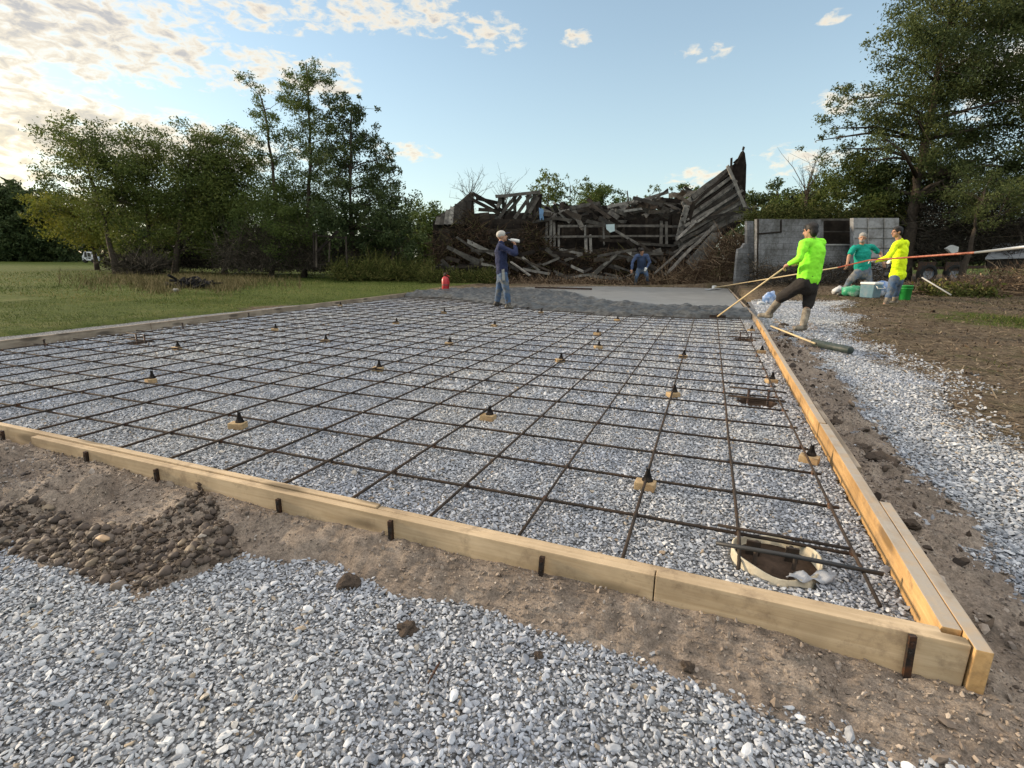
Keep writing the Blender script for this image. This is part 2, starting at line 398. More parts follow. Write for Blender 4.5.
m, nt, b = newmat('ground_soil_grass', 0.95, 0.1)
pos = geoco(nt)
a = N(nt, 'ShaderNodeAttribute'); a.attribute_name = 'grass'
n1 = noise(nt, 0.9, 6, 0.7, pos); n2 = noise(nt, 7, 6, 0.75, pos); n3 = noise(nt, 40, 4, 0.7, pos)
soil = ramp(nt, [(0.25, (0.048, 0.036, 0.026)), (0.5, (0.125, 0.096, 0.068)), (0.72, (0.235, 0.19, 0.138))], n2.outputs[0]).outputs[0]
soil = mix(nt, soil, (0.035, 0.026, 0.020), ramp(nt, [(0.30, (.85, .85, .85)), (0.47, (0, 0, 0))], n1.outputs[0]).outputs[0])
soil = mix(nt, soil, (0.060, 0.062, 0.024), ramp(nt, [(0.52, (0, 0, 0)), (0.66, (.8, .8, .8))], n1.outputs[0]).outputs[0])
soil = mix(nt, soil, ramp(nt, [(0.3, (.45, .45, .45)), (0.7, (1.45, 1.4, 1.3))], n3.outputs[0]).outputs[0], 1.0, 'MULTIPLY')
gr = ramp(nt, [(0.25, (0.026, 0.042, 0.009)), (0.5, (0.058, 0.082, 0.016)), (0.75, (0.105, 0.115, 0.030))], n2.outputs[0]).outputs[0]
gr = mix(nt, gr, (0.115, 0.115, 0.042), ramp(nt, [(0.52, (0, 0, 0)), (0.72, (.7, .7, .7))], n1.outputs[0]).outputs[0])
gr = mix(nt, gr, ramp(nt, [(0.3, (.55, .55, .5)), (0.7, (1.35, 1.3, 1.2))], n3.outputs[0]).outputs[0], 1.0, 'MULTIPLY')
ad = N(nt, 'ShaderNodeMath'); ad.operation = 'ADD'; nt.links.new(a.outputs['Fac'], ad.inputs[0])
sb = N(nt, 'ShaderNodeMath'); sb.operation = 'MULTIPLY_ADD'; sb.inputs[1].default_value = 1.2; sb.inputs[2].default_value = -0.6; nt.links.new(n2.outputs[0], sb.inputs[0]); nt.links.new(sb.outputs[0], ad.inputs[1])
fac = ramp(nt, [(0.35, (0, 0, 0)), (0.65, (1, 1, 1))], ad.outputs[0]).outputs[0]
nt.links.new(mix(nt, soil, gr, fac), b.inputs['Base Color']); bump(nt, b, n3.outputs[0], 0.8, 0.03)
o = link('ground', grid_mesh('ground', xs, ys, ground_z, None, {'grass': grass_w}), m)
tag(o, 'open ground of mown green lawn and bare brown soil around the slab', 'ground', kind='structure')

# --- gravel materials
def gravel_base(name, dark, light):
    m, nt, b = newmat(name, 0.9, 0.2); pos = geoco(nt)
    vo = N(nt, 'ShaderNodeTexVoronoi'); vo.inputs['Scale'].default_value = 70; nt.links.new(pos, vo.inputs['Vector'])
    sx = N(nt, 'ShaderNodeSeparateColor'); nt.links.new(vo.outputs['Color'], sx.inputs[0])
    c = ramp(nt, [(0.0, dark), (0.5, tuple((p + q) / 2 for p, q in zip(dark, light))), (1.0, light)], sx.outputs[0]).outputs[0]
    e = ramp(nt, [(0.25, (1, 1, 1)), (0.75, (.25, .25, .25))], vo.outputs['Distance']).outputs[0]
    c = mix(nt, c, e, 1.0, 'MULTIPLY'); nt.links.new(c, b.inputs['Base Color'])
    inv = N(nt, 'ShaderNodeMath'); inv.operation = 'SUBTRACT'; inv.inputs[0].default_value = 1; nt.links.new(vo.outputs['Distance'], inv.inputs[1])
    bump(nt, b, inv.outputs[0], 1.0, 0.02); return m
gm = gravel_base('gravel_base', (0.17, 0.173, 0.18), (0.42, 0.426, 0.435))
def stonemat(name, stops):
    m, nt, b = newmat(name, 0.8, 0.25)
    oi = N(nt, 'ShaderNodeObjectInfo'); c = ramp(nt, stops, oi.outputs['Random']).outputs[0]
    n = noise(nt, 60, 4, 0.7, geoco(nt)); c = mix(nt, c, ramp(nt, [(0.3, (.72, .72, .72)), (0.7, (1.15, 1.15, 1.15))], n.outputs[0]).outputs[0], 1.0, 'MULTIPLY')
    big = noise(nt, 0.8, 4, 0.6, geoco(nt)); c = mix(nt, c, ramp(nt, [(0.35, (.80, .83, .90)), (0.65, (1.08, 1.05, 1.0))], big.outputs[0]).outputs[0], 1.0, 'MULTIPLY')
    nt.links.new(c, b.inputs['Base Color']); return m
stone_m = stonemat('crushed_limestone', [(0.0, (0.215, 0.228, 0.250)), (0.25, (0.305, 0.320, 0.345)), (0.55, (0.385, 0.402, 0.427)), (0.8, (0.465, 0.482, 0.505)), (0.96, (0.60, 0.61, 0.62)), (0.98, (0.36, 0.31, 0.24)), (1.0, (0.27, 0.21, 0.15))])
soil_m = stonemat('soil_crumb', [(0.0, (0.14, 0.112, 0.092)), (0.5, (0.235, 0.192, 0.157)), (0.85, (0.30, 0.25, 0.205)), (1.0, (0.42, 0.37, 0.32))])

# --- footing holes (x, y, radius)
HOLES = []
_c = onz(775, 559, 0.01); HOLES.append((_c.x, _c.y, 0.148))
_c = onz(757, 403, 0.0); HOLES.append((_c.x, _c.y, 0.13))
_c = onz(745, 340, 0.0); HOLES.append((_c.x, _c.y, 0.13))
_c = onz(141, 343, 0.0); HOLES.append((_c.x, _c.y, 0.13))
def in_hole(x, y, pad=0.0):
    k = np.zeros(np.shape(x), bool)
    for hx, hy, hr in HOLES: k |= np.hypot(x - hx, y - hy) < hr + pad
    return k

POUR = interp_curve([(425, 297), (455, 299), (490, 304), (525, 308), (560, 311), (600, 314), (640, 316), (690, 318), (745, 318.5)], 0.03, 0)
def bed_z(x, y): return 0.02 * fbm(x * 1.1, y * 1.1, 3, 15) + 0.012 * fbm(x * 7, y * 7, 2, 16)
o = link('gravel_bed', grid_mesh('gravel_bed', np.arange(-8.4, 0.95, 0.03), np.arange(1.6, 14, 0.03), bed_z,
     lambda x, y, z: (x > XL(y) - .01) & (x < XR(y) + .015) & (y < POUR(x) + 0.6) & ~in_hole(x, y, -0.005)), gm)
tag(o, 'bed of crushed grey gravel levelled inside the wooden formwork', 'gravel bed', kind='structure')
_x = np.arange(-9.2, 9, 0.06); _y = np.arange(-1.5, 16.0, 0.06)
o = link('gravel_yard', grid_mesh('gravel_yard', _x, _y, lambda x, y: np.where(yard(x, y) > 0.15, GY(x, y), GY(x, y) - 0.35 * (0.15 - np.minimum(yard(x, y), .15))),
     lambda x, y, z: (yard(x, y) > -0.4) & ~inside(x, y, -0.03)), gm)
tag(o, 'loose grey gravel yard in front of and right of the formwork', 'gravel yard', kind='structure')

# --- dirt berm
m, nt, b = newmat('berm_soil', 0.95, 0.1); pos = geoco(nt)
n1 = noise(nt, 3, 6, 0.7, pos); n2 = noise(nt, 30, 6, 0.75, pos); n3 = noise(nt, 160, 3, 0.7, pos)
c = ramp(nt, [(0.3, (0.15, 0.122, 0.10)), (0.5, (0.24, 0.198, 0.163)), (0.7, (0.33, 0.28, 0.232))], n1.outputs[0]).outputs[0]
c = mix(nt, c, ramp(nt, [(0.3, (.5, .5, .5)), (0.7, (1.3, 1.28, 1.25))], n2.outputs[0]).outputs[0], 1.0, 'MULTIPLY')
c = mix(nt, c, ramp(nt, [(0.35, (.7, .7, .7)), (0.65, (1.2, 1.2, 1.2))], n3.outputs[0]).outputs[0], 1.0, 'MULTIPLY')
n4 = noise(nt, 1.7, 5, .7, pos); c = mix(nt, c, (.060, .048, .040), ramp(nt, [(.57, (0, 0, 0)), (.72, (.8, .8, .8))], n4.outputs[0]).outputs[0])
nt.links.new(c, b.inputs['Base Color']); bump(nt, b, n2.outputs[0], 0.9, 0.016)
berm_m = m
def keep_berm(x, y, z): return (z > GY(x, y) - 0.05) & ((y < 1.6) | (x < XB(np.maximum(y, 1.6)) + .3)) & (y < 10.9) & ~((x < XR(y) + 0.045) & (y > YFo(x) + 0.012))
bx = np.concatenate([np.arange(-9, -4, 0.04), np.arange(-4, 2.6, 0.014)]); by = np.concatenate([np.arange(0.5, 1.72, 0.014)])
me1 = grid_mesh('dirt_berm', bx, by, berm, keep_berm)
me2 = grid_mesh('dirt_berm2', np.arange(0.72, 3.4, 0.02), np.concatenate([np.arange(by[-1], 5, 0.02), np.arange(5, 11.5, 0.04)]), berm, keep_berm)
bm = bmesh.new(); bm.from_mesh(me1); bm.from_mesh(me2); bmesh.ops.remove_doubles(bm, verts=bm.verts, dist=1e-5); bm.to_mesh(me1); bm.free()
for p in me1.polygons: p.use_smooth = True
o = link('dirt_berm', me1, berm_m); tag(o, 'bank of loose brown soil pushed up along the outside of the forms', 'dirt bank', kind='structure')

# --- scattered stones (uncountable: instanced)
def stone_variant(name, mat, seed, sub=1, flat=0.52, jag=0.28):
    r = np.random.default_rng(seed); bm = bmesh.new(); bmesh.ops.create_icosphere(bm, subdivisions=sub, radius=0.5)
    cuts = r.normal(size=(11, 3)); cuts /= np.linalg.norm(cuts, axis=1)[:, None]; lim = r.uniform(0.20, 0.36, 11)
    sc = np.array([r.uniform(.85, 1.35), r.uniform(.7, 1.0), r.uniform(.5, .8) * flat / .65])
    for v in bm.verts:
        p = np.array(v.co); 
        for c_, l in zip(cuts, lim):
            d = p @ c_
            if d > l: p = p - c_ * (d - l)
        p = p * (1 + r.uniform(-jag, jag) * 0.2); v.co = p * sc * 1.25
    me = bpy.data.meshes.new(name); bm.to_mesh(me); bm.free(); me.materials.append(mat)
    return bpy.data.objects.new(name, me)
def variant_collection(name, mat, k=8, sub=2, **kw):
    c = bpy.data.collections.new(name)
    for i in range(k): c.objects.link(stone_variant(name + '_stone', mat, 100 + i + len(name), sub, **kw))
    return c
def scatter(name, P, S, coll, label, cat, tilt=0.6, seed=1):
    P = np.asarray(P, np.float32); n = len(P); me = bpy.data.meshes.new(name)
    me.vertices.add(n); me.vertices.foreach_set('co', P.ravel())
    a = me.attributes.new('siz', 'FLOAT', 'POINT'); a.data.foreach_set('value', np.asarray(S, np.float32))
    r = np.random.default_rng(seed); R = np.stack([r.normal(0, tilt, n), r.normal(0, tilt, n), r.uniform(0, 6.283, n)], 1).astype(np.float32)
    a = me.attributes.new('rot', 'FLOAT_VECTOR', 'POINT'); a.data.foreach_set('vector', R.ravel())
    o = link(name, me); ng = bpy.data.node_groups.new(name + '_nodes', 'GeometryNodeTree')
    ng.interface.new_socket('Geometry', in_out='INPUT', socket_type='NodeSocketGeometry'); ng.interface.new_socket('Geometry', in_out='OUTPUT', socket_type='NodeSocketGeometry')
    gi = N(ng, 'NodeGroupInput'); go = N(ng, 'NodeGroupOutput'); ip = N(ng, 'GeometryNodeInstanceOnPoints'); ci = N(ng, 'GeometryNodeCollectionInfo')
    ci.inputs['Collection'].default_value = coll; ci.inputs['Separate Children'].default_value = True; ci.inputs['Reset Children'].default_value = True
    ip.inputs['Pick Instance'].default_value = True
    ri = N(ng, 'FunctionNodeRandomValue'); ri.data_type = 'INT'; ri.inputs[4].default_value = 0; ri.inputs[5].default_value = 1000; ri.inputs['Seed'].default_value = seed
    n1 = N(ng, 'GeometryNodeInputNamedAttribute'); n1.data_type = 'FLOAT'; n1.inputs['Name'].default_value = 'siz'
    n2 = N(ng, 'GeometryNodeInputNamedAttribute'); n2.data_type = 'FLOAT_VECTOR'; n2.inputs['Name'].default_value = 'rot'
    L = ng.links.new
    L(gi.outputs[0], ip.inputs['Points']); L(ci.outputs[0], ip.inputs['Instance']); L(ri.outputs[2], ip.inputs['Instance Index'])
    L(n1.outputs[0], ip.inputs['Scale']); e2r = N(ng, 'FunctionNodeEulerToRotation'); L(n2.outputs[0], e2r.inputs[0]); L(e2r.outputs[0], ip.inputs['Rotation'])
    L(ip.outputs[0], go.inputs[0])
    md = o.modifiers.new('scatter', 'NODES'); md.node_group = ng
    return tag(o, label, cat, kind='stuff')
def jitter_grid(x0, x1, y0, y1, s, seed):
    r = np.random.default_rng(seed); X, Y = np.meshgrid(np.arange(x0, x1, s), np.arange(y0, y1, s)); n = X.size
    return X.ravel() + r.uniform(-.55, .55, n) * s, Y.ravel() + r.uniform(-.55, .55, n) * s, r
def infront(x, y, m=1.4):
    xc = x * cY - y * sY; d = x * sY + y * cY; return (d > 0.3) & (np.abs(xc) < d * 0.99 + m)
VC = variant_collection('limestone', stone_m, 9, 2)
VS = variant_collection('soil', soil_m, 6, 1)
VD = variant_collection('darksoil', stonemat('dark_soil_clump', [(0, (.035, .026, .02)), (.6, (.085, .062, .044)), (1, (.17, .13, .095))]), 6, 2)
px, py, pz, ps = [], [], [], []
for sp, mean, sd, seed, y0, y1 in ((0.0104, 0.0107, 0.40, 11, 0.3, 2.6), (0.0180, 0.0190, .3, 12, 2.6, 15.0)):
    x, y, r = jitter_grid(-6, 8, y0, y1, sp, seed)
    k = infront(x, y) & (r.random(len(x)) < sstep(-.45, .35, yard(x, y) + .5 * fbm(x * 4, y * 4, 3, 64)) ** 1.5) & ~inside(x, y, 0.1); x, y = x[k], y[k]
    s = mean * np.exp(r.normal(0, sd, len(x))); z = np.maximum(GY(x, y), ground_z(x, y)) + s * r.uniform(-.05, .35, len(x))
    k = (z > berm(x, y) - 0.012 + 0.02 * r.random(len(x))) | (y > 10.7); px.append(x[k]); py.append(y[k]); pz.append(z[k]); ps.append(s[k])
x, y, r = jitter_grid(-4, 2, 0.3, 1.6, 0.05, 18); k = infront(x, y) & ~inside(x, y, .1); x, y = x[k], y[k]   # the bigger ones on top
s = r.uniform(.013, .0195, len(x)); z = GY(x, y) + s * .3; k = (z > berm(x, y)) & (r.random(len(x)) < .6); px.append(x[k]); py.append(y[k]); pz.append(z[k]); ps.append(s[k])
scatter('gravel_stones', np.stack([np.concatenate(q) for q in (px, py, pz)], 1), np.concatenate(ps), VC, 'crushed grey limestone pieces covering the yard outside the forms', 'gravel', 0.36, 3)
px, py, pz, ps = [], [], [], []
for sp, mean, seed, y0, y1 in ((0.0126, 0.0130, 14, 1.6, 3.8), (0.0190, 0.0200, 15, 3.8, 12)):
    x, y, r = jitter_grid(-8.3, 0.95, y0, y1, sp, seed)
    k = infront(x, y) & (x > XL(y) + .02) & (x < XR(y) - .005) & (y > 1.66) & (y < POUR(x) + .3) & ~in_hole(x, y, 0.022); x, y = x[k], y[k]
    s = mean * np.exp(r.normal(0, .3, len(x))); z = bed_z(x, y) + s * r.uniform(-.05, .33, len(x))
    px.append(x); py.append(y); pz.append(z); ps.append(s)
scatter('bed_stones', np.stack([np.concatenate(q) for q in (px, py, pz)], 1), np.concatenate(ps), VC, 'crushed grey limestone pieces spread under the steel mesh', 'gravel', 0.36, 4)
x, y, r = jitter_grid(-5, 3.4, 0.5, 9, 0.0145, 17)
k = infront(x, y) & ((y < YFo(x)) | (x > XR(y) + .09)) ; x, y = x[k], y[k]
z = berm(x, y); k = (z > GY(x, y) - 0.02) & (fbm(x * 2.3, y * 2.3, 3, 91) > -0.12 + .16 * r.normal(size=len(x))); x, y, z = x[k], y[k], z[k]
s = 0.0080 * np.exp(np.random.default_rng(5).normal(0, .5, len(x)))
scatter('soil_crumbs', np.stack([x, y, z + s * .2], 1), s, VS, 'small crumbs of brown soil lying on the dirt bank', 'soil', 0.8, 6)
x, y, r = jitter_grid(.8, 2.2, 1.8, 11, 0.045, 23); t_ = (x - XR(y) - .09) / np.maximum(XB(y) - XR(y) - .09, .12); k = (t_ > .02) & (t_ < .95) & (r.random(len(x)) < .10 + 1.3 * np.clip(fbm(x * 2, y * 2, 3, 94), 0, 1)); x, y = x[k], y[k]
s = .030 * np.exp(r.normal(0, .45, len(x))); scatter('bank_clods', np.stack([x, y, berm(x, y) + s * .1], 1), s, VD, 'damp dark clods tumbled along the bank beside the right form', 'soil', 0.8, 8)
x, y, r = jitter_grid(1.2, 13, 3, 19, 0.075, 19); k = infront(x, y) & (yard(x, y) < .15) & ~inside(x, y, .3) & (r.random(len(x)) < .12 + .9 * np.clip(fbm(x * 1.1 + 5, y * 1.1, 3, 93) + .15, 0, 1)); x, y = x[k], y[k]
s = 0.022 * np.exp(r.normal(0, .5, len(x))); scatter('soil_clumps', np.stack([x, y, ground_z(x, y) + s * .1], 1), s, VD, 'loose clumps of soil over the churned brown ground at the right', 'soil', 0.8, 7)
# ------------------------------------------------------------------ formwork boards
wood_x = woodmat('pine_lengthwise_x', 'x', (0.61, 0.48, 0.32), (0.42, 0.31, 0.185))
wood_y = woodmat('pine_lengthwise_y', 'y', (0.60, 0.395, 0.185), (0.40, 0.245, 0.10), top_shade=(0.34, 0.30, 0.25))  # warm sun painted into the colour: orange faces, greyer tops
wood_grey = woodmat('weathered_form_lumber', 'y', (0.42, 0.355, 0.275), (0.23, 0.185, 0.14))
def board(name, x0, y0, x1, y1, th, side, zt, zb, mat, label, group, warp=0.0):
    """board along (x0,y0)-(x1,y1); th thick towards +side of its run"""
    d = Vector((x1 - x0, y1 - y0, 0)); L = d.length; d.normalize(); nrm = Vector((-d.y, d.x, 0)) * side
    n = max(2, int(L / 0.35)); vs = []; fs = []
    sd = random.randint(0, 999)
    for i in range(n + 1):
        p = Vector((x0, y0, 0)) + d * (L * i / n)
        wv = warp * (float(vnoise(i * .37, 3.3, sd)) - .5) if 0 < i < n else 0
        zz = 0.004 * (float(vnoise(i * .23, 7.7, sd + 1)) - .5)
        for a, z in ((0, zb), (th, zb), (th, zt + zz), (0, zt + zz)):
            q = p + nrm * (a + wv); vs.append((q.x, q.y, z))
    for i in range(n):
        for k in range(4): fs.append((4 * i + k, 4 * i + 4 + k, 4 * i + 4 + (k + 1) % 4, 4 * i + (k + 1) % 4))
    fs += [(0, 1, 2, 3), (4 * n + 3, 4 * n + 2, 4 * n + 1, 4 * n)]
    mb = MB(); mb._add(vs, fs); o = mb.build(name, mat, bevel=0.003, loc=((x0 + x1) / 2, (y0 + y1) / 2, zb))
    return tag(o, label, 'form board', group)
FG = 'timber boards of the slab formwork'
fy = lambda x: float(YFo(x))
xj = onz(655, 576, ZT).x; xl = onz(27, 437, ZT).x; xi = onz(378, 507, ZT).x
board('form_board', xj + .002, fy(xj), 0.755, fy(0.755), .037, 1, ZT, -.05, wood_x, 'thick front form board ending at the near right corner beside the open footing tube', FG)
board('form_board', xl, fy(xl), xj - .002, fy(xj), .037, 1, ZT - .002, -.05, wood_x, 'long outer front form board behind the brown soil bank, running left from the joint', FG, .006)
board('form_board', -7.55, fy(-7.55) + .0395, xi - .003, fy(xi) + .0395, .033, 1, ZT + .004, -.05, wood_x, 'inner front form board running out of the photo at its left edge', FG, .004)
board('form_board', xi + .003, fy(xi) + .0395, 0.704, fy(.70) + .0395, .030, 1, ZT - .003, -.05, wood_x, 'inner front form board nailed behind the near right corner board', FG)
yj = onz(827, 424, ZT).y
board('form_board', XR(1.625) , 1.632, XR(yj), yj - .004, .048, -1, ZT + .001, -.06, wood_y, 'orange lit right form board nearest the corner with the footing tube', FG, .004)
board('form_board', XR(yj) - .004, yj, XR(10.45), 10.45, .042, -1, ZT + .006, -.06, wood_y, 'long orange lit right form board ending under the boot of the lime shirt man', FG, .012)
y1_ = onz(883, 502, ZT).y
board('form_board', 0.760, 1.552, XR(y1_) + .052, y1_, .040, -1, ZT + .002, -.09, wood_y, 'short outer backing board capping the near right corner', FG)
ya, yb = onz(864, 467, ZT).y, onz(817, 401, ZT).y
board('form_board', XR(ya) + .047, ya, XR(yb) + .046, yb, .030, -1, ZT - .004, -.08, wood_grey, 'grey outer backing board half buried along the middle of the right form', FG)
ye = FAR[2].y
board('form_board', XR(10.47), 10.47, FAR[2].x + .02, ye, .040, -1, ZT + .004, -.06, wood_grey, 'right form board holding the finished wet concrete behind the lime shirt man', FG)
for a, b_, lab in ((1.62, 5.3, 'left form board running out of the photo at its left edge'), (5.31, 9.6, 'middle left form board beside the lawn and the left footing cage'), (9.61, FAR[0].y, 'far left form board ending near the red extinguisher')):
    board('form_board', float(XL(a)), a, float(XL(b_)), b_, .040, 1, ZT, -.06, wood_grey, lab, FG, .012)
for p, q, lab in ((FAR[0], FAR[1], 'far form board behind the wet concrete left of the crouching man'), (FAR[1], FAR[2], 'far form board behind the wet concrete under the crouching man')):
    board('form_board', p.x, p.y, q.x, q.y, .04, 1, ZT + .03, -.05, wood_grey, lab, FG)

# ------------------------------------------------------------------ steel form stakes
steel_m = simple('dark_steel', (0.035, 0.030, 0.028), 0.55, 0.4, 40, 0.5, 0.7, 0.2, (0.11, 0.05, 0.025))
rust_m = simple('rusty_rebar', (0.034, 0.027, 0.022), 0.8, 0.45, 9, 0.2, 0.2, 0.3, (0.060, 0.040, 0.027))
rail = 'steel stakes holding the forms'
ST = [(12, 436, 'leftmost of the steel stakes against the front form'), (82, 459, 'steel stake against the front form, second from the photo left edge'), (156, 474, 'short black stake above the cobble heap on the front form'),
      (268, 508, 'half buried black stake right of the cobble heap'), (391, 528, 'black stake against the front form near the loose dark clod'), (543, 562, 'tall black stake at the middle of the front form'), (910, 650, 'rusty black stake beside the near right corner')]
for i, (u, v, lab) in enumerate(ST):
    p = onz(u, v, 0.06); x = p.x; y = fy(x) - .010; zt = ZT - [.0, .012, .02, .03, .012, .018, .0][i]
    t = thing('form_stake', (x, y, 0), lab, 'stake', rail)
    ln = 0.015 * random.uniform(-1, 1)
    MB().beam((x + ln, y - .002, -.16), (x, y, zt), .017, .016, (0, 1, 0), .0008).build('shaft', steel_m, t)
    for z in (zt - .02, zt - .05): MB().lathe((x, y - .009, z), [(.004, 0), (.005, .003), (.001, .004)], 8, ax=Matrix.Rotation(rad(90), 3, 'X')).build('nail_head', steel_m, t)
for i, (u, v, lab) in enumerate([(45, 347, 'short steel peg inside the left form, nearest the photo edge'), (183, 329, 'short steel peg inside the left form by the footing cage'), (249, 318, 'short steel peg inside the left form, farther one')]):
    p = onz(u, v, 0.0); MBq = MB().tube([(p.x, p.y, -.05), (p.x + .005, p.y, .04), (p.x, p.y, .085)], [.011, .010, .009], 8).lathe((p.x, p.y, .083), [(.016, 0), (.018, .006), (.010, .012)], 10)
    tag(MBq.build('form_peg', steel_m, loc=(p.x, p.y, 0)), lab, 'peg', 'steel pegs inside the left form')

# ------------------------------------------------------------------ rebar mat
mat_t = thing('rebar_mat', (-3, 6, .04), 'grid of thin rusty steel bars tied over the gravel bed', 'rebar grid')
cols = [0.60, .203, -.20, -.607, -.995, -1.40, -1.79, -2.17, -2.57, -2.96, -3.37, -3.74, -4.125, -4.47, -4.85, -5.22, -5.61, -6.0, -6.38, -6.77, -7.15]
rows = [2.108, 2.522, 2.93, 3.337, 3.753, 4.19] + [4.19 + .408 * i for i in range(1, 24)]
ZB = 0.050
def wavy(p, q, amp, n, sd):
    out = []
    for i in range(n + 1):
        t = i / n; z = ZB + amp * (float(vnoise(t * n * .45, 1.1, sd)) - .5); k = amp * .9 * (float(vnoise(t * n * .4, 5.1, sd)) - .5)
        out.append((p[0] + (q[0] - p[0]) * t + (k if abs(q[1] - p[1]) > 1 else 0), p[1] + (q[1] - p[1]) * t + (k if abs(q[0] - p[0]) > 1 else 0), z))
    return out
for i, x in enumerate(cols):
    y0 = 1.72 if i not in (0,) else 1.76
    y1 = float(POUR(x)) + .45
    pts = wavy((x, y0), (x + .012 * (y1 - y0) * (-1 if i > 14 else .25 if i == 0 else 0) * .6, y1), .007, 30, 200 + i)
    if i == 1:
        pts = [p for p in pts if p[1] > 1.9]; pts = [(x - .004, HOLES[0][1] - .135, -.02), (x - .002, HOLES[0][1] - .1, .03)] + pts
    MB().tube(pts, .0070, 6).build('lengthwise_bar', rust_m, mat_t, True)
for j, y in enumerate(rows):
    xr = .64 if j else .63; xl_ = float(XL(y)) + .10
    if y > 10.2:
        xs_ = np.linspace(xl_, xr, 60); ok = xs_[np.array(POUR(xs_)) + .3 > y]
        if len(ok) < 3: continue
        xl_, xr = ok.min(), ok.max()
    pts = wavy((xl_, y), (xr, y), .007, 30, 300 + j); pts = [(a, b, c - .0125) for a, b, c in pts]
    MB().tube(pts, .0070, 6).build('cross_bar', rust_m, mat_t, True)
mb = MB()
for x in cols:
    for y in rows[:12]:
        if y > float(POUR(x)) or x < XL(y) + .1: continue
        mb.box((x, y, ZB - .006), (.022, .020, .022), Matrix.Rotation(random.uniform(0, 3), 3, 'Z'), .6)
o = mb.build('tie_wire', steel_m, mat_t); o['kind'] = 'stuff'

# ------------------------------------------------------------------ bricks and cones carrying the mat
brick_m = simple('tan_brick', (0.40, 0.285, 0.155), 0.85, 0.25, 25, 0.2, 0, 0.4, (0.30, 0.20, 0.11))
pl_blk = simple('black_plastic', (0.008, 0.0075, 0.0075), 0.9, 0.3, 20, 0.1, 0, 0.1, (0.03, 0.025, 0.022))
BR = [(645, 488, 'nearest the footing tube at the near right corner'), (488, 419, 'in the middle of the grid, nearest the front form'), (238, 428, 'above the cobble heap, nearest the front form'),
      (809, 461, 'nearest the right form'), (673, 396, 'left of the middle footing cage'), (771, 383, 'just behind the middle footing cage by the right form'), (378, 371, 'second row from the front, left half of the grid'), (151, 382, 'by itself below the left footing cage'),
      (560, 362, 'second row from the front, middle of the grid'), (683, 358, 'behind the one left of the middle footing cage'), (325, 342, 'third row, left half of the grid'), (449, 345, 'third row, directly under the gap left of the drinking man'), (177, 350, 'right of the left footing cage'),
      (761, 353, 'by the right form near the far footing cage'), (275, 331, 'near the left form past the footing cage'), (396, 324, 'two rows in front of the drinking man, on the left'), (494, 327, 'straight in front of the boots of the drinking man'), (597, 335, 'in front of the rough concrete edge, middle'),
      (598, 349, 'right of the grid middle, between two rows'), (340, 306.6, 'farthest left beside the lawn side'), (444, 313.5, 'left of the boots of the drinking man'), (617, 321, 'closest to the rough concrete edge'), (541, 313.5, 'right of the boots of the drinking man'), (751, 331, 'farthest along the right form')]
for u, v, wh in BR:
    p = onz(u, v, 0.01); rz = random.uniform(-.6, .6) + .25; R = Matrix.Rotation(rz, 3, 'Z')
    bz = float(bed_z(p.x, p.y)) + .004
    q = MB().box((p.x, p.y, bz + .021), (.098, .068, .040), R).build('brick', brick_m, bevel=.004, loc=(p.x, p.y, bz))
    tag(q, 'tan block ' + wh, 'brick', 'bricks propping the steel grid')
    cx, cy = p.x + .008, p.y + .012; z0 = bz + .042
    mb = MB().lathe((cx, cy, z0), [(.028, 0), (.026, .007), (.018, .022), (.012, .042), (.009, .056), (.003, .058)], 10)
    for s in (-1, 1): mb.box((cx + s * .007, cy, z0 + .057), (.004, .012, .015))
    q = mb.build('rebar_chair', pl_blk, loc=(cx, cy, z0)); tag(q, 'black cone on the block ' + wh, 'rebar chair', 'black cones holding the steel grid')

# ------------------------------------------------------------------ footing tubes and cages
card_m = simple('tube_cardboard', (0.50, 0.45, 0.34), 0.8, 0.2, 12, 0.2, 0, 0.15, (0.33, 0.28, 0.2))
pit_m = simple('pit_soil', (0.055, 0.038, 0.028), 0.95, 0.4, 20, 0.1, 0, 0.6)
labs = ['open round cardboard footing tube set in the gravel beside the near right corner', 'dark round pit in the gravel under the middle cage by the right form', 'dark round pit in the gravel under the far cage by the right form', 'dark round pit in the gravel under the cage by the left form']
for k_, ((hx, hy, hr), lab) in enumerate(zip(HOLES, labs)):
    if k_:
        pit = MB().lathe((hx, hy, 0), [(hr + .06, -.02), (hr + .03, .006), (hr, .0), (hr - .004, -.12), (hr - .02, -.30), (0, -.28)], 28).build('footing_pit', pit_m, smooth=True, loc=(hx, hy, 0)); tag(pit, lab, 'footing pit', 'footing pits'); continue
    t = thing('footing_tube', (hx, hy, 0), lab, 'footing tube')
    n = 40; prof = [(hr, -.42), (hr, .0), (hr + .007, .0), (hr + .007, -.42)]
    vs = []; fs = []
    for rr, z in prof:
        for k in range(n):
            a = 6.2832 * k / n; zz = z
            if z == 0: zz = .030 + .010 * math.sin(a * 2 + 1) + .004 * math.sin(5 * a)
            vs.append((hx + rr * math.cos(a), hy + rr * math.sin(a), zz))
    for i in range(4):
        for k in range(n): fs.append((i * n + k, i * n + (k + 1) % n, ((i + 1) % 4) * n + (k + 1) % n, ((i + 1) % 4) * n + k))
    mb = MB(); mb._add(vs, fs); mb.build('tube_wall', card_m, t, True)
    MB().lathe((hx, hy, -.40), [(hr - .003, .392), (hr - .003, 0), (hr * .6, .03), (0, .015)], 32).build('soil_lining', pit_m, t, True)
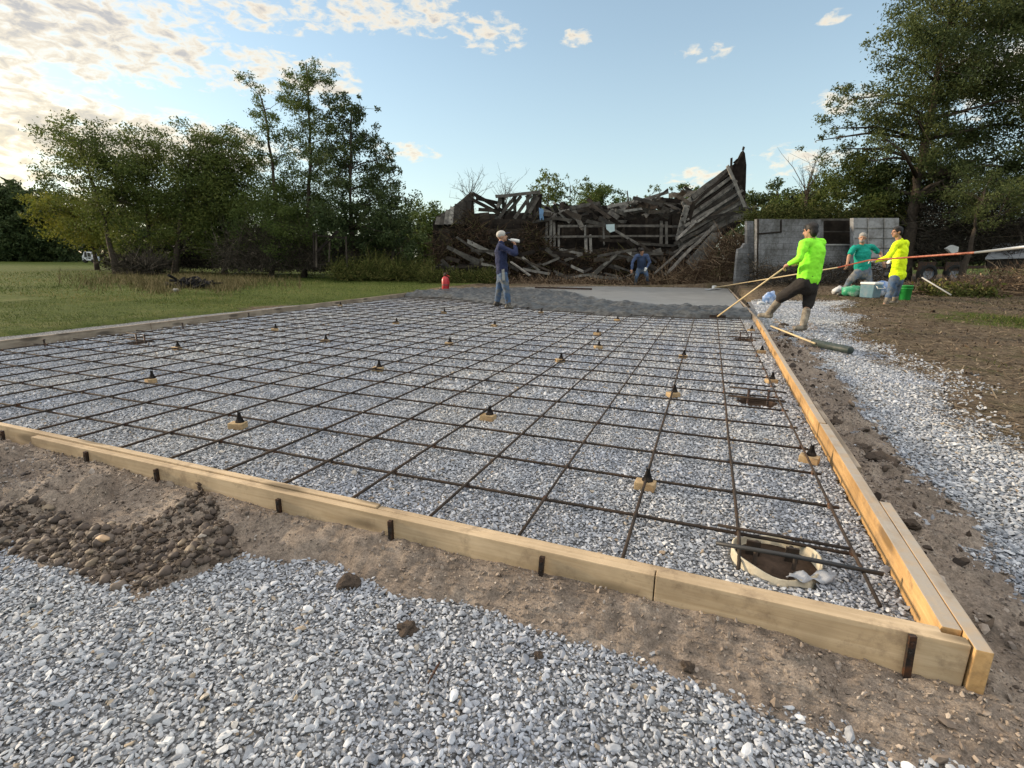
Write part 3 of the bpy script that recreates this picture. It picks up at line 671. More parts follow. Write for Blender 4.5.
# near tube: uprights, bars across
hx, hy, hr = HOLES[0]
t = thing('rebar_cage', (hx, hy, -.35), 'rusty bars standing in the open tube near the corner, one black bar across', 'rebar cage', 'footing cages')
for dx, dw in ((-.075, .05), (.06, .045)): MB().box((hx + dx, hy + .035, -.14), (dw, .012, .38)).build('rusty_plate', rust_m, t)
for dx, dy in ((-.065, .05), (.055, .055), (-.075, -.03), (.06, -.02)):
    MB().tube([(hx + dx, hy + dy, -.38), (hx + dx + .003, hy + dy, .045)], .0075, 8).build('upright', rust_m, t, True)
a = onz(716, 543, .075); b_ = onz(883, 574, .06)
MB().tube([a, (a + b_) / 2 + Vector((0, 0, .004)), b_], .0085, 8).build('black_bar', simple('black_bar', (.022, .022, .022), .5, .25, 30, .4), t, True)
a = onz(718, 525, .062); b_ = onz(851, 549, .05)
MB().tube([a, b_], .0068, 8).build('cross_rod', rust_m, t, True)
for k, ((hx, hy, hr), lab) in enumerate(zip(HOLES[1:], ['bent rusty bars standing in the middle hole by the right form', 'bent rusty bars standing in the far hole by the right form', 'bent dark bars standing in the hole by the left form'])):
    t = thing('rebar_cage', (hx, hy, -.3), lab, 'rebar cage', 'footing cages')
    for dx in (-.07, .075):
        MB().tube([(hx + dx, hy, -.3), (hx + dx, hy, .115)], .010, 8).build('upright', steel_m, t, True)
    for dz, dy in ((.112, 0), (.035, .03), (.05, -.06)):
        MB().tube([(hx - .22, hy + dy, dz), (hx + .2, hy + dy, dz - .005)], .0068, 8).build('cross_rod', rust_m, t, True)
# torn wrapper
white_pl = simple('white_plastic', (0.30, 0.31, 0.33), 0.45, 0.1, 10, 0.4)
c = onz(812, 578, .02); V = []; Q = []; nn = 14
for i in range(nn):
    for j in range(6):
        a, bb = i / (nn - 1) - .5, j / 5 - .5
        z = .014 + .022 * float(vnoise(i * .6, j * .9, 5)) + .006 * math.sin(i * 1.1 + j)
        V.append((c.x + a * .15 + bb * .03, c.y + bb * .06 + a * .05 + .008 * math.sin(i), z))
for i in range(nn - 1):
    for j in range(5): Q.append((i * 6 + j, i * 6 + j + 1, i * 6 + 7 + j, i * 6 + 6 + j))
me = fast_mesh('plastic_wrapper', np.array(V) - np.array([c.x, c.y, 0]), Q, smooth=True)
o = link('plastic_wrapper', me, white_pl, loc=(c.x, c.y, 0)); md = o.modifiers.new('thickness', 'SOLIDIFY'); md.thickness = .0025
tag(o, 'crumpled white plastic wrapper at the rim of the open footing tube', 'wrapper')

# ------------------------------------------------------------------ wet concrete
m, nt, b = newmat('wet_concrete', 0.6, 0.25); pos = geoco(nt)
a = N(nt, 'ShaderNodeAttribute'); a.attribute_name = 'rough'
n1 = noise(nt, 2.0, 5, .6, pos); n2 = noise(nt, 9, 6, .7, pos)
sm = ramp(nt, [(.3, (0.19, 0.195, 0.193)), (.7, (0.27, 0.275, 0.272))], n1.outputs[0]).outputs[0]
rg = ramp(nt, [(.38, (0.022, 0.0225, 0.022)), (.62, (0.082, 0.084, 0.082))], n2.outputs[0]).outputs[0]
nt.links.new(mix(nt, sm, rg, a.outputs['Fac']), b.inputs['Base Color'])
rr = N(nt, 'ShaderNodeMath'); rr.operation = 'MULTIPLY_ADD'; rr.inputs[1].default_value = .2; rr.inputs[2].default_value = .30; nt.links.new(a.outputs['Fac'], rr.inputs[0]); nt.links.new(rr.outputs[0], b.inputs['Roughness'])
bump(nt, b, n2.outputs[0], .25, .012)
SMF = interp_curve([(440, 283), (560, 289.5), (600, 299), (640, 303), (700, 306), (760, 308)], .1, 0)   # front of the smoothed part
YFAR = lambda x: np.interp(x, [FAR[0].x, FAR[1].x, FAR[2].x], [FAR[0].y, FAR[1].y, FAR[2].y])
def rough_w(x, y, z=None): return sstep(.1, -.5, y - SMF(x) + .6 * fbm(x * 1.5, y * 1.5, 3, 55))
def conc_z(x, y):
    e = y - POUR(x) - .35 * fbm(x * 2.5, y * 2.5, 4, 51)
    up = np.interp(e, [-.3, 0, .12, .5, 1.2, 3], [-.12, .02, .075, .11, .10, .10])
    rw = rough_w(x, y)
    return up * 1.0 + rw * (.20 * np.abs(fbm(x * 2.2, y * 2.6, 4, 52)) + .13 * fbm(x * 5, y * 5, 3, 53)) * sstep(-.1, .25, e) - .012 * rw
xs_ = np.arange(-9.2, 1.2, .045); ys_ = np.concatenate([np.arange(9.5, 14, .045), np.arange(14, 24, .12)])
me = grid_mesh('wet_concrete', xs_, ys_, conc_z, lambda x, y, z: (x > XL(y) + .005) & (x < np.interp(y, [10.47, ye], [XR(10.47), FAR[2].x + .02]) - .004 * 0 + (y < 10.47) * .0) & (y < YFAR(x) - .01) & (z > -.06), {'rough': rough_w})
o = link('wet_concrete', me, m); tag(o, 'freshly poured grey concrete, troweled smooth at the back with a lumpy dark edge', 'wet concrete', kind='structure')

# ------------------------------------------------------------------ cobbles, clods, small litter
cob_m = rndmat('cobble', [(0, (0.040, 0.031, 0.026)), (.35, (0.075, 0.057, 0.047)), (.7, (0.115, 0.090, 0.075)), (.92, (0.145, 0.122, 0.10)), (1, (0.26, 0.19, 0.12))], .75, .3, nscale=9)
def in_poly(u, v, P):
    c = False; j = len(P) - 1
    for i in range(len(P)):
        if (P[i][1] > v) != (P[j][1] > v) and u < (P[j][0] - P[i][0]) * (v - P[i][1]) / (P[j][1] - P[i][1]) + P[i][0]: c = not c
        j = i
    return c
POLY = [(-30, 506), (40, 508), (85, 524), (130, 527), (165, 520), (205, 503), (222, 520), (243, 548), (190, 566), (145, 584), (95, 574), (45, 556), (-30, 540)]
rr_ = random.Random(4); placed = []
for _ in range(20000):
    if len(placed) >= 296: break
    u, v = rr_.uniform(-30, 245), rr_.uniform(500, 592)
    if not in_poly(u, v, POLY): continue
    p = onz(u, v, -.03); s = rr_.choice([.008, .009, .010, .012, .014, .016, .018, .022]) * rr_.uniform(.85, 1.15)
    if any((p.x - q[0]) ** 2 + (p.y - q[1]) ** 2 < (.56 * (s + q[2])) ** 2 for q in placed): continue
    placed.append((p.x, p.y, s))
_q = []
while len(_q) < 2600:
    u, v = rr_.uniform(-30, 245), rr_.uniform(500, 592)
    if in_poly(u, v, POLY): p = onz(u, v, -.03); _q.append((p.x, p.y))
_q = np.array(_q); _s = .010 * np.exp(np.random.default_rng(8).normal(0, .4, len(_q)))
scatter('pebble_fill', np.stack([_q[:, 0], _q[:, 1], berm(_q[:, 0], _q[:, 1]) + _s * .2], 1), _s * 1.3, VD, 'small dark pebbles filling the gaps of the cobble heap', 'pebbles', .5, 9)
protos = []
for k in range(10):
    r_ = random.Random(50 + k); mb = MB().ell((0, 0, 0), (1.15, .9, .68), None, 14, 9, (k + .5) / 10)
    o = mb.build('cobble', cob_m, smooth=True); me = o.data
    for v in me.vertices:
        f = 1 + .55 * (float(vnoise(v.co.x * 1.7 + k * 9, v.co.y * 1.7 + v.co.z * 2.2, k)) - .5); v.co *= f
    protos.append(me); bpy.data.objects.remove(o)
for i, (x, y, s) in enumerate(placed):
    o = bpy.data.objects.new('cobble', protos[i % 10]); COL.objects.link(o)
    o.location = (x, y, float(berm(x, y)) + s * rr_.uniform(.1, .6)); o.scale = (s, s, s); o.rotation_euler = (rr_.uniform(-.5, .5), rr_.uniform(-.5, .5), rr_.uniform(0, 6.28))
    tag(o, 'rounded brown cobble in the heap on the soil bank left of the photo', 'cobble', 'cobbles heaped on the soil bank')
o = bpy.data.objects.new('cobble', protos[9].copy()); COL.objects.link(o); p = onz(103, 538, -.01); o.location = (p.x, p.y, float(berm(p.x, p.y)) + .02); o.scale = (.028, .021, .019)
o.data.materials[0] = simple('tan_cobble', (0.42, 0.29, 0.18), .7, .15, 20)
tag(o, 'large tan oval cobble lying on top of the dark cobble heap', 'cobble', 'cobbles heaped on the soil bank')
clod_m = simple('dark_clod', (0.075, 0.058, 0.046), .95, .4, 30, .1, 0, .6)
for u, v, s, lab in [(348, 570, .045, 'dark clod of earth at the foot of the soil bank above the gravel'), (406, 614, .035, 'dark clod of earth lying out on the foreground gravel'), (205, 492, .05, 'dark clod of earth on the bank above the cobble heap'), (882, 466, .09, 'large dark clod beside the grey backing board on the right'), (862, 452, .07, 'dark clod behind the large clod right of the form'),
                     (836, 425, .06, 'dark clod on the right bank beside the board joint'), (905, 530, .05, 'dark clod by the short outer backing board'), (790, 338, .09, 'dark clod next to the handle of the roller tool'), (783, 328, .08, 'dark clod just behind the raised boot'), (255, 500, .035, 'dark clod right above the end of the cobble heap'), (690, 655, .022, 'small dark clod under the front form right of its joint'), (540, 640, .02, 'small dark clod at the gravel edge below the middle stake')]:
    p = onz(u, v, 0.0); bm = bmesh.new(); bmesh.ops.create_icosphere(bm, subdivisions=3, radius=1)
    k = random.randint(0, 99)
    for q in bm.verts:
        q.co *= .75 + 1.2 * float(fbm(q.co.x * 2.1 + k, q.co.y * 2.1 + q.co.z * 1.7, 5, k)) ; q.co.z *= .62
    me = bpy.data.meshes.new('dirt_clod'); bm.to_mesh(me); bm.free()
    o = link('dirt_clod', me, clod_m, loc=(p.x, p.y, max(float(berm(p.x, p.y)), float(GY(p.x, p.y))) + s * .25)); o.scale = (s * 1.15, s, s); o.rotation_euler[2] = random.uniform(0, 6)
    tag(o, lab, 'dirt clod', 'clods of earth')
p = onz(428, 690, -.06); q = onz(440, 668, -.06)
tag(MB().tube([p + Vector((0, 0, .02)), (p + q) / 2 + Vector((.004, 0, .03)), q + Vector((0, 0, .02))], [.003, .004, .003], 6).build('stick', steel_m, loc=p), 'thin dark stick lying on the foreground gravel', 'stick')
# ------------------------------------------------------------------ collapsed barn
old_m = rndmat('old_grey_boards', [(0, (0.032, 0.028, 0.025)), (.5, (0.095, 0.088, 0.080)), (.85, (0.20, 0.188, 0.175)), (1, (0.30, 0.285, 0.265))], .9, .15, nscale=5)
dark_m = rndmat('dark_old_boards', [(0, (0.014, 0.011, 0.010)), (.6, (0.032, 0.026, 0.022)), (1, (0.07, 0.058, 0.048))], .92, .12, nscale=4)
pale_m = rndmat('pale_rails', [(0, (0.12, 0.11, 0.10)), (1, (0.22, 0.205, 0.19))], .85, .2, nscale=5)
bn = at(590, 279, 25); bn.z = float(G(bn.x, bn.y))
barn = thing('collapsed_barn', bn, 'collapsed grey wooden barn with a fallen roof behind the new slab', 'barn')
def bb(name, u0, v0, d0, u1, v1, d1, w, t, mat, rag=.012, r=None, up=None):
    return MB().beam(at(u0, v0, d0), at(u1, v1, d1), w, t, up or tuple(-FWDH), rag, r).build(name, mat, barn)
# left log wall: stacked horizontal boards with gaps
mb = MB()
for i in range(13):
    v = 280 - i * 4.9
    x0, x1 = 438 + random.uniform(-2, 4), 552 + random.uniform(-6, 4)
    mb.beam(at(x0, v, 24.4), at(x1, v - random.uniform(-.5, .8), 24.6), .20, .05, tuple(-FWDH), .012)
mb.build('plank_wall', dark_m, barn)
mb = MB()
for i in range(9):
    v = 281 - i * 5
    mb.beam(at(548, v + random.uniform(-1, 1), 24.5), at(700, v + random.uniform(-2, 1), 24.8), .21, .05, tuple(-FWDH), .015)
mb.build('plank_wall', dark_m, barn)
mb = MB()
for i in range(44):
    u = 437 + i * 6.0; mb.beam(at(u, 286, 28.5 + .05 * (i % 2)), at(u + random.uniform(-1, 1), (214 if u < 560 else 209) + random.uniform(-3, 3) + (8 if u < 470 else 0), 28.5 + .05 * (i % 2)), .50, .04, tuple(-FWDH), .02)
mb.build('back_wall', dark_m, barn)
# grey gable boards at the left
for i, (u, vt) in enumerate([(439, 217), (443.5, 214), (448, 210), (452.5, 207), (457, 204), (461.5, 201.5), (466, 199), (470, 197)]):
    bb('gable_board', u - 2, 222 + random.uniform(0, 3), 24.2, u, vt, 24.4, .20, .03, old_m)
for q in [(453, 209, 472, 193), (472, 193, 507, 213), (473, 200, 503, 216), (472, 193, 473, 217), (466, 199, 467, 218), (479, 209.5, 501, 210.5), (455, 208, 436, 219), (476, 198, 498, 203)]:
    bb('rafter', q[0], q[1], 24.6, q[2], q[3], 24.9, .15, .08, dark_m, r=random.uniform(.3, 1))
bb('ridge_beam', 495, 196.5, 24.4, 540, 192, 24.6, .13, .12, old_m, r=.6)
for q in [(497, 207, 506, 196), (499, 218, 516, 196), (514, 219, 531, 195), (529, 213, 540, 194), (503, 197, 504, 215), (514.5, 196, 515, 214), (527.5, 195, 528, 216), (521, 196, 506, 214), (500, 196, 496, 222), (536, 193, 522, 221)]:
    bb('brace', q[0], q[1], 24.6, q[2], q[3], 25.1, .15, .06, old_m, r=random.uniform(.15, .75))
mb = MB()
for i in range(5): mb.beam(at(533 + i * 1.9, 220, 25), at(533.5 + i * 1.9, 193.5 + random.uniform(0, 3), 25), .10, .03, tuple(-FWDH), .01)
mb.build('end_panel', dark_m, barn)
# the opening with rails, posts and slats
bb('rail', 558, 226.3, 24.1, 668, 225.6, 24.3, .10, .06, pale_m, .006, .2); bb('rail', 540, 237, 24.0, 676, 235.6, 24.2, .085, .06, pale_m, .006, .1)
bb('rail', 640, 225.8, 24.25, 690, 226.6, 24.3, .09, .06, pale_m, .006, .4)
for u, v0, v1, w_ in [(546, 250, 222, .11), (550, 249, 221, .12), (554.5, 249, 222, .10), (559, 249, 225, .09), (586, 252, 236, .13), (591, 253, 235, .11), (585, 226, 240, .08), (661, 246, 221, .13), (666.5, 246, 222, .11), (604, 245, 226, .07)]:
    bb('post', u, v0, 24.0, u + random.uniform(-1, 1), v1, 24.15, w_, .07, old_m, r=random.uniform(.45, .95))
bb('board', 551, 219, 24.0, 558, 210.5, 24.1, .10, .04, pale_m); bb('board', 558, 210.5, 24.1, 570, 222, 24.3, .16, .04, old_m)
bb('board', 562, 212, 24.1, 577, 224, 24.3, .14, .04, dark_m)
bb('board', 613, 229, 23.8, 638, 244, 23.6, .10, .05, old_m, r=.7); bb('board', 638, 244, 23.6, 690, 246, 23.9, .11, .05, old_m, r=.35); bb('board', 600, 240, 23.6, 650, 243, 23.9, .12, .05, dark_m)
bb('board', 571, 266, 22.6, 584, 272, 22.4, .11, .04, pale_m); bb('board', 584, 272, 22.4, 592, 268, 22.6, .09, .04, old_m); bb('board', 590, 276, 22.2, 622, 279, 22.1, .12, .05, old_m, r=.6)
# fallen roof: a long heap of splintered boards
rd = random.Random(12)
top = lambda u: np.interp(u, [540, 560, 600, 620, 650, 680, 700], [212, 206, 206, 207, 200, 193, 190])
for i in range(150):
    u = rd.uniform(536, 700); tp = float(top(u)); v = tp + abs(rd.gauss(0, 9)) + 1.0; v = min(v, 223)
    L = rd.uniform(8, 30); an = rd.gauss(-.18, .33); d0 = rd.uniform(23.8, 27)
    if rd.random() < .10: an = rd.uniform(.7, 2.2); L *= .5
    bb('roof_board', u - L / 2 * math.cos(an), v + L / 2 * math.sin(-an) * -1, d0, u + L / 2 * math.cos(an), v - L / 2 * math.sin(-an) * -1, d0 + rd.uniform(-.8, .8), rd.uniform(.07, .22), rd.uniform(.03, .06), old_m if rd.random() < .62 else dark_m, .015, r=rd.random() ** 1.4)
for q in [(629, 204, 627, 191, .05), (632, 203, 637, 196, .05), (655, 200, 668, 189, .08), (570, 208, 600, 203, .14), (607, 207, 640, 200, .13), (640, 201, 668, 192, .14), (560, 206, 560, 213, .06), (598, 204, 606, 214, .1)]:
    bb('splinter', q[0], q[1], 24.2, q[2], q[3], 24.4, q[4], .04, old_m)
# the leaning roof section that still stands up at the right
fan = [(664, 262, 684, 203, .30), (668, 265, 700, 203, .34)]
L0 = [(683, 206, 727, 172.5), (683, 214, 733, 176), (690, 217, 739, 184), (690, 226, 742, 192), (688, 233, 744, 199), (684, 240, 747, 205), (678, 246, 748, 211), (672, 251, 742, 219), (668, 257, 735, 224)]
for i, (a0, b0, a1, b1) in enumerate(L0):
    bb('roof_panel', a0, b0, 23.4 + i * .02, a1, b1, 24.6 - i * .05, .30, .05, old_m if i in (0, 2, 3, 5, 6) else dark_m, .012, r=[.85, .2, .95, .55, .9, .5, .8, .6, .4][i])
MB().poly([at(684, 207, 24.7), at(731, 173, 24.9), at(744, 206, 24.9), at(738, 224, 24.8), at(705, 250, 24.2), at(670, 262, 23.9)], .06, tuple(FWDH)).build('roof_deck', dark_m, barn)
for i in range(17):
    f = i / 16; a0, b0 = 684 - 10 * f + rd.uniform(-3, 6), 208 + 48 * f; a1, b1 = 729 + 14 * math.sin(f * 2.6) + rd.uniform(-3, 3), 172 + 48 * f
    bb('roof_board', a0, b0, 23.1 + .02 * (i % 3), a1, b1, 24.2, rd.uniform(.06, .15), .04, old_m if rd.random() < .7 else dark_m, .014, r=rd.random())
for i in range(88):
    u = rd.uniform(438, 690); v = rd.uniform(240 if u < 545 else 250, 280); L = rd.uniform(4, 20); an = rd.gauss(-.05, .38); dd_ = rd.uniform(22.3, 23.2)
    bb('fallen_board', u - L * math.cos(an), v + L * math.sin(an), dd_, u + L * math.cos(an), v - L * math.sin(an), dd_ + rd.uniform(-.3, .3), rd.uniform(.07, .18), .04, old_m if rd.random() < .45 else dark_m, .014, r=rd.random())
bb('roof_board', 692, 197, 23.5, 731, 168, 24.5, .22, .05, old_m, r=.55); bb('roof_board', 700, 208, 23.2, 737, 181, 24.3, .10, .05, pale_m, r=.0); bb('roof_board', 697, 222, 23.2, 732, 196, 24.2, .09, .05, old_m, r=.9)
bb('roof_board', 683, 204, 23.4, 706, 192, 23.9, .22, .05, old_m, r=.9); bb('roof_board', 687, 206, 23.1, 679, 236, 23.2, .24, .05, old_m, r=.8); bb('roof_board', 694, 202, 23.1, 688, 224, 23.2, .16, .05, dark_m)
mb = MB()
mb.poly([at(729, 172, 24.3), at(733, 165, 24.35), (at(738, 160, 24.4)), at(743, 150, 24.4), at(745, 153, 24.4), at(746.5, 165, 24.4), at(746, 182, 24.4), at(745, 205, 24.4), at(736, 196, 24.3)], .06, tuple(FWDH))
mb.build('roof_spire', rndmat('red_brown_boards', [(0, (0.022, 0.017, 0.015)), (1, (0.042, 0.032, 0.028))], .9, .1, nscale=6), barn)
for q in [(731, 172, 731.5, 158), (736, 164, 742, 152), (743, 150, 744, 146.5), (738, 159, 734, 163)]: bb('splinter', q[0], q[1], 24.2, q[2], q[3], 24.2, .09, .03, dark_m)
bb('plank', 727.5, 166, 23.9, 745, 207, 23.8, .13, .05, old_m, r=.9); bb('plank', 734, 217.5, 23.6, 758, 221.5, 23.5, .17, .06, pale_m, r=.8); bb('plank', 700, 219, 23.5, 752, 209, 23.4, .12, .05, old_m); bb('plank', 741, 213, 23.5, 757, 206, 23.6, .10, .05, old_m, r=.7)
bb('plank', 665, 275, 21.9, 716, 224, 23.2, .12, .05, old_m, r=.8); bb('plank', 676, 240, 22.6, 696, 221, 23.1, .10, .05, old_m, r=.9); bb('plank', 655, 273, 21.9, 686, 245, 22.6, .07, .05, pale_m, .03, r=.3)
mb = MB().poly([at(686, 262, 22.3), at(712, 233, 22.9), at(722, 232, 23.0), at(706, 262, 22.4), at(697, 272, 22.1)], .05, tuple(FWDH)); mb.build('roof_sheet', rndmat('grey_sheet', [(0, (0.075, 0.072, 0.068)), (1, (0.10, 0.097, 0.09))], .8, .2, nscale=4), barn)
# loose things at the barn
q = MB().beam(at(511, 262, 21.2), at(530, 275.5, 20.8), .15, .05, (0, 0, 1), .004).build('loose_plank', pale_m, loc=at(530, 275.5, 20.8)); tag(q, 'pale plank leaning on the weeds just right of the drinking man', 'plank')
blue_m = simple('blue_tarp', (0.10, 0.20, 0.34), .5, .25, 8)
mb = MB(); 
for i in range(4): mb.beam(at(539.6 + i * 1.1, 208.5 + (i % 2), 23.7), at(540.4 + i * .9, 219.5 - (i % 3), 23.65), .055, .03, tuple(-FWDH), .012)
tag(mb.build('blue_tarp', blue_m, loc=at(541, 219, 23.7)), 'scrap of blue tarp hanging on the barn above the drinking man', 'tarp')
cy_m = simple('pale_cyan_sheet', (0.42, 0.52, 0.54), .5, .12, 8)
q = MB().poly([at(606, 224.5, 23.3), at(614.5, 224, 23.3), at(614.8, 231, 23.3), at(610, 232.5, 23.3), at(606.5, 229, 23.3)], .03, tuple(FWDH)).build('plastic_sheet', cy_m, loc=at(610, 232, 23.9)); tag(q, 'pale cyan plastic sheet caught in the opening of the barn', 'sheet')

# ------------------------------------------------------------------ block wall
m, nt, b = newmat('old_block', .9, .15)
uv = obco(nt); br = N(nt, 'ShaderNodeTexBrick'); br.inputs['Scale'].default_value = 1.0; br.inputs['Mortar Size'].default_value = .012; br.inputs['Brick Width'].default_value = .4; br.inputs['Row Height'].default_value = .2
br.inputs['Color1'].default_value = (.23, .235, .247, 1); br.inputs['Color2'].default_value = (.31, .318, .332, 1); br.inputs['Mortar'].default_value = (.19, .19, .195, 1)
sp_ = N(nt, 'ShaderNodeSeparateXYZ'); nt.links.new(uv, sp_.inputs[0]); cb = N(nt, 'ShaderNodeCombineXYZ'); nt.links.new(sp_.outputs[0], cb.inputs[0]); nt.links.new(sp_.outputs[2], cb.inputs[1]); nt.links.new(cb.outputs[0], br.inputs['Vector'])
n1 = noise(nt, 1.3, 8, .8, uv); c = mix(nt, br.outputs[0], (.07, .068, .062), ramp(nt, [(.33, (0, 0, 0)), (.60, (.9, .9, .9))], n1.outputs[0]).outputs[0])
n2 = noise(nt, 14, 5, .7, uv); c = mix(nt, c, ramp(nt, [(.3, (.7, .7, .7)), (.7, (1.2, 1.2, 1.2))], n2.outputs[0]).outputs[0], 1, 'MULTIPLY')
nt.links.new(c, b.inputs['Base Color']); bump(nt, b, br.outputs['Fac'], -.6, .012); block_m = m
DW = 18.5
def wallbox(name, u0, u1, v0, v1, D, parent, mat=None, th=.19, shear=0, holes=None):
    """a piece of the wall: built in its own upright plane, then turned to face the yard"""
    P0 = at(u0, v1, D); P1 = at(u1, v1, D); a = at(u0, v0, D); bq = at(u1 + shear, v0, D)
    mb = MB().poly([P0, P1, bq, a], th, tuple(FWDH)); return mb
wl0 = at(756, 279, DW)
def finish_wall(mb, name, mat, root):
    me_o = mb.build(name, mat, root)
    R = Matrix(((RIGHT.x, FWDH.x, 0), (RIGHT.y, FWDH.y, 0), (0, 0, 1))).inverted()   # into the wall's own axes, so that courses run along it
    R4 = R.to_4x4(); me_o.data.transform(R4); return me_o
def wall_thing(loc, label):
    t = thing('block_wall', loc, label, 'block wall', 'old concrete block walls'); t.rotation_euler = (0, 0, math.atan2(RIGHT.y, RIGHT.x)); return t
t = wall_thing(wl0, 'long old grey concrete block wall behind the lime shirt man')
for nm, u0, u1, v0, v1 in [('wall_panel', 757, 823.5, 219, 282), ('wall_panel', 823.5, 853, 245.5, 282)]:
    finish_wall(wallbox(nm, u0, u1, v0, v1, DW, t), nm, block_m, t)
finish_wall(wallbox('sill', 822.5, 854, 244, 245.4, DW - .03, t, th=.26), 'window_sill', simple('pale_concrete', (.33, .33, .32), .9, .2, 12), t)
finish_wall(wallbox('opening', 822, 854.5, 219.5, 246, DW + .4, t, th=.05), 'opening_board', dark_m, t)
finish_wall(wallbox('lintel', 822, 854.5, 218.6, 220.6, DW - .02, t, th=.22), 'lintel', old_m, t)
finish_wall(wallbox('opening', 824, 852.5, 231, 232.2, DW + .2, t, th=.05), 'opening_bar', old_m, t)
mb = MB()
for (a0, b0, a1, b1) in [(757, 234, 781, 232), (781, 220, 781, 233), (758, 219, 757, 282)]: mb.beam(at(a0, b0, DW - .01), at(a1, b1, DW - .01), .05, .02, tuple(-FWDH), .01)
finish_wall(mb, 'crack_strip', dark_m, t)
t = wall_thing(at(876, 282, DW - .5), 'pale block wall panel behind the teal shirt man, leaning at its left edge')
finish_wall(wallbox('p', 853.5, 899, 218, 285, DW - .5, t, shear=0), 'wall_panel', simple('pale_block', (.31, .315, .32), .9, .15, 5, .15, 0, .3, (.17, .165, .16)), t)
mb = MB()
for v in (228, 238, 248, 258): mb.beam(at(855, v, DW - .52), at(898, v, DW - .52), .015, .02, tuple(-FWDH), .0)
for u in (868, 884): mb.beam(at(u, 218, DW - .52), at(u, 280, DW - .52), .02, .02, tuple(-FWDH), .0)
finish_wall(mb, 'joint_strip', old_m, t)
t = wall_thing(at(745, 282, DW + .9), 'broken end of block wall between the barn and the brush heap')
finish_wall(MB().poly([at(735, 284, DW + .9), at(749, 284, DW + .9), at(749.5, 246, DW + .9), at(745, 243, DW + .9), at(742, 248, DW + .9), at(738.5, 249, DW + .9), at(737.5, 256, DW + .9)], .19, tuple(FWDH)), 'wall_panel', block_m, t)
finish_wall(wallbox('p', 747, 754.5, 221, 284, DW + 1.0, t, shear=-1), 'wall_panel', block_m, t)

# ------------------------------------------------------------------ wooden frame among the trees
fr = thing('timber_frame', at(325, 268, 23.2), 'grey crossed timber frame standing among the left trees', 'timber frame')
for nm, a0, b0, a1, b1 in [('post', 314.5, 268, 313.5, 232), ('post', 316.5, 268, 316.3, 233), ('rail', 313, 235, 346, 238), ('brace', 317, 252, 338, 231), ('post', 329, 262, 330, 236), ('post', 347, 268, 346, 237)]:
    MB().beam(at(a0, b0, 23.2), at(a1, b1, 23.3), .065 if nm != 'brace' else .11, .05, tuple(-FWDH), .01).build(nm, dark_m, fr)
# ------------------------------------------------------------------ vegetation
bark_m = simple('bark', (0.060, 0.048, 0.038), .95, .35, 12, .1, 0, .5)
def leafmat(name, a, b_, c, t=.35):
    a, b_, c = [tuple(q * 1.5 for q in z) for z in (a, b_, c)]
    return rndmat(name, [(0, a), (.5, b_), (1, c)], .75, .25, t)
lf = {'grn2': leafmat('leaf_grey_green', (0.025, 0.037, 0.013), (0.047, 0.062, 0.020), (0.080, 0.092, 0.032), .4),
      'olive': leafmat('leaf_olive', (0.031, 0.045, 0.011), (0.056, 0.074, 0.017), (0.092, 0.102, 0.024)),
      'green': leafmat('leaf_green', (0.028, 0.044, 0.011), (0.048, 0.068, 0.016), (0.075, 0.095, 0.024)),
      'dark': leafmat('leaf_dark', (0.018, 0.030, 0.011), (0.032, 0.046, 0.015), (0.050, 0.066, 0.021), .2),
      'yellow': leafmat('leaf_yellow', (0.052, 0.062, 0.010), (0.085, 0.092, 0.015), (0.13, 0.122, 0.023), .45),
      'grey': leafmat('leaf_grey', (0.05, 0.05, 0.026), (0.085, 0.078, 0.042), (0.125, 0.105, 0.062), .2),
      'rust': leafmat('leaf_rust', (0.050, 0.026, 0.014), (0.085, 0.046, 0.024), (0.135, 0.080, 0.044), .15)}
def leaves(C, size, R, tilt=None, asp=.42):
    n = len(C); u = R.normal(size=(n, 3)); u /= np.linalg.norm(u, axis=1)[:, None]
    w = R.normal(size=(n, 3)); w -= (w * u).sum(1)[:, None] * u; w /= np.linalg.norm(w, axis=1)[:, None]
    L = size * R.uniform(.6, 1.35, n)[:, None]; u = u * L * .5; w = w * L * asp * .5
    V = np.stack([C - u, C + w - u * .15, C + u, C - w - u * .15], 1).reshape(-1, 3)
    return V, np.arange(4 * n).reshape(n, 4)
